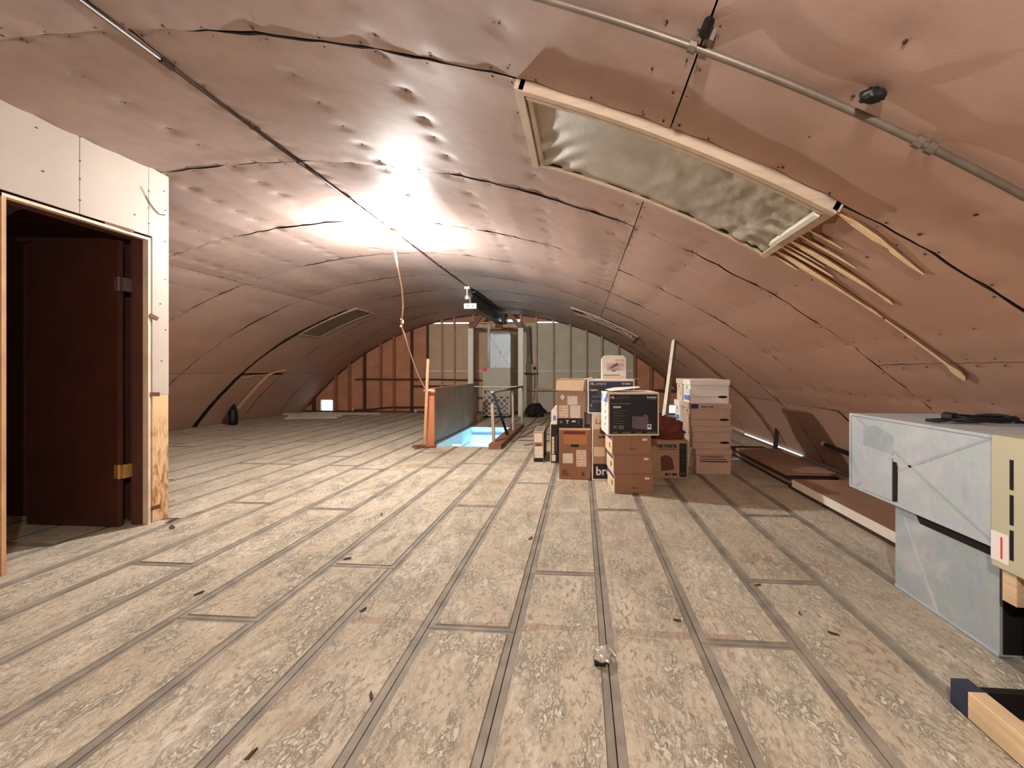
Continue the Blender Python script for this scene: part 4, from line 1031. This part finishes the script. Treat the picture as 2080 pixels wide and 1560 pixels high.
g = carton('narrow_box', 'narrow cardboard box with labels, leftmost of the floor boxes', 'box', (-.612, 5.36, 0), .135, .60, .389, M['card2'], math.radians(1.5))
decal(g, 'side_face', M['ink'], 'front', .01, .006, .128, .05, .001)
B(.135, .01, .01, .1362, .59, .38).build('dark_side', M['ink'], g)
decal(g, 'white_label', M['label'], 'front', .012, .255, .115, .37); decal(g, 'white_label', M['label'], 'front', .018, .055, .125, .20); decal(g, 'print_block', M['brownink'], 'front', .03, .21, .10, .232, .0006)
decal(g, 'top_label', M['filt'], 'top', .015, .05, .12, .52, .001, .389)
hbx = carton('tall_box', 'tall black-fronted box with a cream strip behind the narrow box', 'box', (-.388, 5.29, 0), .24, .34, .514, M['cardl'])
decal(hbx, 'front_print', M['ink'], 'front', .008, .01, .235, .495, .001); decal(hbx, 'cream_strip', M['cardl'], 'front', .022, .12, .05, .34, .0006, .0011)
for z in (.15, .2, .25, .3): MB().tube([(.036, -.0022, z), (.036, -.0015, z)], .006, 6).build('strip_mark', M['ink'], hbx)
decal(hbx, 'white_label', M['label'], 'front', .018, .03, .068, .11, .0008, .0011); decal(hbx, 'grey_bar', M['greyink'], 'front', .07, .15, .08, .36, .0006, .0011)
ibx = root('white_carton', 'small white gable-topped carton on the tall black-fronted box', 'box', (-.378, 5.31, .5145))
MB().prism([(0, 0), (.20, 0), (.20, .17), (.16, .205), (.045, .205), (0, .15)], lambda u, v, q: (u, q, v), .20).build('body', M['cardw'], ibx)
decal(ibx, 'print_block', M['bluep'], 'front', .025, .03, .06, .09, .001)

j = carton('cardboard_box', 'wide brown carton lettered PAK R with a black panel, under the cloth bag', 'box', (.715, 4.645, 0), .45, .36, .416, M['card2'])
text("180 PAK'R", j, (.105, -.001, .337), .050, M['ink'], bold=.0025)
decal(j, 'print_line', M['brownink'], 'front', .13, .314, .325, .322, .0006)
MB().prism([(.16, .08), (.30, .10), (.275, .22), (.24, .25), (.20, .255), (.15, .235)], lambda u, v, q: (u, -.0008 + q, v), .0008).build('pack_picture', M['brownink'], j)
for u0, u1 in ((.20, .235), (.248, .262), (.275, .325)): decal(j, 'print_block', M['ink'], 'front', u0, .036, u1, .058, .0006)
decal(j, 'black_panel', M['ink'], 'front', .352, .022, .430, .385, .001)
for z in (.345, .32, .25, .20, .17): decal(j, 'print_line', M['greyink'], 'front', .368, z, .415, z + .003, .0005, .0011)
MB().tube([(.372, -.0022, .055), (.372, -.0012, .055)], .012, 10).build('round_mark', M['greyink'], j)
mb = MB(); mb.box(.398, -.002, .035, .418, -.0012, .038); mb.box(.398, -.002, .07, .418, -.0012, .073); mb.box(.399, -.002, .038, .402, -.0012, .07); mb.box(.414, -.002, .038, .417, -.0012, .07); mb.build('arrow_mark', M['greyink'], j)
bg_ = lump('cloth_bag', M['bag'], None, (.97, 4.83, .418), (.175, .15, .15), 11.0, .30, 4, 1.9, .25)
tag(bg_, 'red-brown cloth bag slumped on the wide brown carton', 'bag')

def bankers(label, loc, w, d, h, mat, oval=True, printed=False, dark_lid=False, rz=0.0, side_blue=False):
    r = root('filing_box', label, 'box', loc, rz, 'filing boxes with lids')
    lh = .062
    B(.006, .006, 0, w - .006, d - .006, h - .004).build('body', mat, r, bevel=.003)
    l = B(-.004, -.004, h - lh, w + .004, d + .004, h).build('lid', mat, r, bevel=.003)
    ff = -.006 * -1
    if oval:
        zc = .075
        MB().prism([(w * .83 + .056 * math.cos(t) * (1 if abs(math.cos(t)) < .8 else .95), zc + .014 * math.sin(t)) for t in [2 * PI * q / 18 for q in range(18)]], lambda u, v, q: (u, .005 - q, v), .0015).build('oval_handle', M['ink'], r)
        B(w * .69, .0035, zc - .002, w * .94, .0045, zc + .002).build('handle_line', M['greyink'], r)
        B(.01, .0042, zc - .002, w * .68, .0052, zc + .001).build('printed_line', M['brownink'], r)
    if printed:
        text('THE BANKERS BOX', r, (.045, .0045, h - lh - .034), .030, M['brownink'], bold=.001)
        B(.045, .0040, h - lh - .058, w - .06, .0055, h - lh - .046).build('printed_line', M['greyink'], r)
        B(.045, .0035, h - lh - .085, w - .035, .0055, h - lh - .070).build('printed_bar', M['brownink'], r)
    if dark_lid:
        B(.0, -.0055, h - lh + .006, .085, -.0042, h - .006).build('blue_patch', M['bluet'], l)
        B(.11, -.0050, h - .044, .18, -.0042, h - .028).build('printed_line', M['greyink'], l); B(.195, -.0050, h - .044, .25, -.0042, h - .028).build('printed_line', M['greyink'], l)
    # left side: hand hole, printed lines, blue patch
    MB().tube([(.0055, d * .5, h - lh - .03), (.0042, d * .5, h - lh - .03)], .016, 8).build('hand_hole', M['dark'], r)
    MB().tube([(.0055, d * .3, .08), (.0042, d * .3, .08)], .013, 8).build('hand_hole', M['dark'], r)
    if side_blue: B(.0045, d * .12, .03, .0058, d * .88, .085).build('blue_patch', M['bluep'], r)
    for z in (.12, .15): B(.0048, d * .2, z, .0058, d * .8, z + .004).build('printed_line', M['greyink'], r)
    return r
bankers('tan filing box with printed front, bottom of the front filing stack', (1.303, 4.872, 0), .397, .34, .284, M['card4'], False, True)
bankers('tan filing box, second from the floor in the front filing stack', (1.262, 4.87, .285), .434, .34, .258, M['card4'], rz=.0)
bankers('tan filing box with a blue patched lid, third in the front filing stack', (1.245, 4.87, .544), .448, .34, .258, M['card4'], dark_lid=True)
bankers('white filing box, topmost of the front filing stack', (1.240, 4.872, .803), .436, .34, .270, M['cardw'], side_blue=True)
zz = 0
for i, (x, h) in enumerate(((1.25, .27), (1.235, .27), (1.20, .268), (1.225, .268))):
    bankers(['white filing box at the bottom of the rear filing stack', 'white filing box second from the floor of the rear filing stack', 'white filing box third from the floor of the rear filing stack', 'cream filing box topmost of the rear filing stack'][i],
            (x, 5.225, zz), .42, .27, h, M['cardw'] if i < 3 else M['wback'], False, False, False, 0.0, i in (1, 2)); zz += h + .001

lb = root('leaning_board', 'long white board leaning against the right of the vault behind the boxes', 'board', (.93, 5.12, 0))
pa, pb = Vector((0, 0, .02)), Vector((.50, 1.42, 1.655))
dv = (pb - pa).normalized(); nL = Vector((-.86, -.40, 0)); nL = (nL - dv * nL.dot(dv)).normalized(); sd = dv.cross(nL).normalized()
mb = MB(); vs = [p + sd * (a * .05) + nL * (q * .02) for p in (pa, pb) for a, q in ((-1, -1), (1, -1), (1, 1), (-1, 1))]
mb.add(vs, [(0, 1, 2, 3), (7, 6, 5, 4), (0, 4, 5, 1), (1, 5, 6, 2), (2, 6, 7, 3), (3, 7, 4, 0)]); mb.mi = [0, 0, 1, 1, 0, 1]  # faces turned from the lamp get a darker, shaded colour
mb.build('board', [M['lean'], M['lean_shade']], lb)

# ------------------------------------------------------------------ air handler at the right edge
DX = 1.71
ld_ = root('lower_duct', 'lower galvanised duct standing on the floor under the big plenum', 'duct', (DX, 1.85, 0))
B(0, 0, 0, .55, .57, .455).build('sheet_box', M['galv2'], ld_)
MB().prism([(.50, .40), (.515, .40), (.30, .0), (.28, .0)], lambda u, v, q: (-.002 + q, u, v), .002).build('crease', M['galv'], ld_)
B(-.004, .0, .0, 0, .57, .012).build('bottom_flange', M['galv'], ld_)
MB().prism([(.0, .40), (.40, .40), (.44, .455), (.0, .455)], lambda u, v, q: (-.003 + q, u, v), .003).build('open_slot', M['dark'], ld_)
B(.012, -.004, .012, .54, 0, .45).build('open_end', M['dark'], ld_)
up = root('upper_plenum', 'big galvanised plenum box overhanging the lower duct at the right', 'duct', (1.66, 1.82, .463))
B(0, 0, 0, .70, .90, .448).build('sheet_box', M['galv'], up, bevel=.003)
for (y0, z0, y1, z1) in ((0, .436, .9, .450), (0, -.002, .9, .012), (.886, .012, .902, .436)): B(-.006, y0, z0, 0, y1, z1).build('corner_flange', M['galv'], up)
MB().prism([(.0, .435), (.012, .44), (.86, .02), (.84, .012)], lambda u, v, q: (-.0015 + q, u, v), .0015).build('crease', M['galv2'], up)
MB().prism([(.0, .02), (.012, .012), (.86, .43), (.84, .436)], lambda u, v, q: (-.0015 + q, u, v), .0015).build('crease', M['galv2'], up)
pp = B(-.008, .545, .015, -.001, .78, .245).build('access_plate', M['galv'], up)
MB().prism([(.545, .255), (.545, .36), (.68, .40), (.775, .385), (.78, .275)], lambda u, v, q: (-.002 + q, u, v), .002).build('dull_patch', M['galv2'], up)
MB().prism([(.515, .02), (.545, .012), (.545, .225), (.520, .225), (.512, .20)], lambda u, v, q: (-.003 + q, u, v), .003).build('access_slot', M['dark'], up)
ah = root('air_handler', 'cream enamel air handler cabinet with slots at the right edge', 'air handler', (1.645, .95, .39))
B(0, 0, 0, .75, .868, .525).build('cabinet', M['tanm'], ah, bevel=.006)
for z0 in (.055, .19, .325): B(-.002, .776, z0, 0, .789, z0 + .115).build('vent_slot', M['dark'], ah)
lb_ = B(-.003, .792, .03, -.0005, .862, .145).build('warning_label', M['cardw'], ah)
B(-.0042, .815, .045, -.003, .822, .13).build('red_print', M['red'], lb_)
o_ = B(1.665, 1.735, .265, 1.71, 1.79, .389).build('support_block', M['pine']); tag(o_, 'orange wood block under the far end of the air handler', 'block')
o_ = B(1.76, 1.57, 0, 2.3, 1.80, .264).build('dark_void_box', M['dark']); tag(o_, 'dark box standing in for the shaded void under the air handler', 'void filler')  # black box paints the shade of the empty space under the cabinet
cb_ = root('black_cable', 'tangled black cable lying on the galvanised plenum', 'cable', (1.80, 2.25, .912))
pts = []
for i in range(60):
    t = i / 59; ang = t * 2 * PI * 3.5
    pts.append((.18 + .17 * math.cos(ang) * (1 - .3 * t), -.02 + .05 * math.sin(ang) + .02 * math.sin(7 * t * PI), .014 + .012 * (1 + math.sin(ang * 1.7)) * (.6 + .4 * t)))
MB().tube(pts, .008, 6).build('coil', M['black'], cb_, smooth=True)
MB().tube([(.10, -.02, .02), (.0, .03, .01), (-.06, .0, .012), (-.04, -.04, .012), (.06, -.03, .02)], .008, 6).build('loop', M['black'], cb_, smooth=True)
MB().tube([(.3, -.05, .012), (.42, -.14, .012), (.52, -.2, .01)], .008, 6).build('tail', M['black'], cb_, smooth=True)
MB().tube([(.05, -.03, .03), (.05, .03, .03)], .022, 7).build('tie', M['black'], cb_)

# ------------------------------------------------------------------ sheets and boards along the right eave
sb = root('board_stack', 'brown hardboard sheets with a white front edge along the right eave', 'boards', (2.06, 2.45, 0))
mb = MB(); mb.cur = 0; mb.box(.02, 0, 0, .58, 1.93, .038); mb.build('lower_sheet', M['boardd'], sb)
mb = MB(); mb.box(0.0, 0, .040, .55, 1.82, .112); mb.mi = [0, 0, 0, 0, 0, 1]
mb.mi[5] = 1; mb.build('edged_board', [M['board'], M['boardw']], sb)
s3 = root('hardboard_sheet', 'dark brown hardboard sheets piled beyond the white-edged boards', 'boards', (2.09, 4.42, 0))
for k, (z, x0, y1) in enumerate(((0, .03, 1.7), (.03, .015, 1.75), (.066, .01, 1.8), (.104, 0, 1.42))):
    B(x0, .01 * k, z, x0 + .5, y1, z + .028).build('sheet', M['board'] if k % 2 else M['boardd'], s3)
nl = B(0, 0, 0, .07, 1.25, .05).build('lumber', M['pinet'], None, bevel=.003); nl.location = (2.74, 2.75, .0); nl.rotation_euler = (0, 0, .05)
tag(nl, 'narrow weathered board on the floor behind the white-edged boards', 'board')
sp = root('short_post', 'thin dark upright post at the right eave', 'post', (2.86, 6.42, 0))
MB().bar((0, 0, 0), (.03, 0, .33), .05, .04, (0, 1, 0)).build('post', M['boardd'], sp)
ep = root('eave_pipe', 'black pipe lying along the right eave behind the plenum', 'pipe', (2.82, 4.2, .29))
MB().tube([(0, 0, 0), (.0, .90, .03)], .022, 8).build('pipe', M['blackm'], ep, smooth=True)
MB().tube([(.0, .88, .03), (.0, .93, .032)], .028, 8).build('coupling', M['galv'], ep, smooth=True)
MB().bar((.02, .3, -.29), (.02, .3, -.02), .03, .03, (0, 1, 0)).build('pipe_stand', M['boardd'], ep)

# ------------------------------------------------------------------ curb round the dark pit, bottom right
pc_ = root('wooden_curb', 'pine board curb round the dark floor opening at bottom right', 'curb', (1.30, 1.55, 0))
B(0, -1.0, 0, .058, -.035, .09).build('curb_board', M['pine'], pc_, bevel=.002)
B(0, -.035, 0, .058, .03, .088).build('taped_end', M['bluet'], pc_)
B(.059, -.03, 0, .75, -.004, .085).build('curb_board', M['dark'], pc_)  # far board coloured dark for the shadow on its inner face
px0, py0, px1, py1 = PIT
mb = MB(); mb.box(px0 - .03, py0, -.8, px0, py1, -.028); mb.box(px1, py0, -.8, px1 + .03, py1, -.028); mb.box(px0, py1, -.8, px1, py1 + .03, -.028); mb.box(px0, py0 - .03, -.8, px1, py0, -.028); mb.box(px0 - .03, py0 - .03, -.83, px1 + .03, py1 + .03, -.8)
st(mb.build('pit_shaft', M['dark']), 'dark shaft below the curbed floor opening')  # pit walls coloured near black for the darkness inside

# ------------------------------------------------------------------ litter on the floor
fo = lump('foil_scrap', M['foil'], None, (.085, 1.71, 0), (.032, .034, .026), 4.0, .7, 3, 3.0)
MB().prism([(-.03, -.045), (.012, -.042), (.02, -.01), (-.035, -.005)], lambda u, v, w: (u, v, .002 + w), .012).build('painted_shade_side', M['black'], fo)  # black sliver paints the shaded near side of the scrap
MB().tube([(.01, .01, .025), (.035, .02, .03), (.055, .005, .012)], [.012, .009, .004], 6).build('curled_tail', M['foil'], fo)
tag(fo, 'small crumpled silver scrap on a floor joint near the viewer', 'scrap')
chips = [(-2.11, 3.56), (-1.06, 1.97), (-3.05, 2.91), (-3.18, 3.03), (.96, 2.36), (-1.45, 2.5), (-.75, 1.45), (-2.0, 2.05), (-1.0, 1.2), (-1.62, 3.3), (1.05, 2.1), (-.35, 2.9), (.45, 2.0), (1.12, 1.95)]
for i, (x, y) in enumerate(chips):
    s_ = .012 + .014 * hsh(i, 2); a_ = hsh(i, 3) * PI
    if i in (2, 3): s_ = .05
    o_ = MB().prism([(s_, 0), (s_ * .3, s_ * .35), (-s_, s_ * .15), (-s_ * .6, -s_ * .3)], lambda u, v, w: (u, v, .001 + w * (1 + .5 * u / s_)), .006).build('wood_chip', M['chip'])
    o_.location = (x, y, 0.001); o_.rotation_euler = (0, 0, a_)
    if i == 2: tag(o_, 'long brown sliver on the floor in front of the door jamb', 'chip')
    elif i == 3: tag(o_, 'brown sliver on the floor at the corner of the cream partition', 'chip')
    else: tag(o_, 'small dark wood chip lying loose on the planks', 'chip', 'wood chips on the planks')
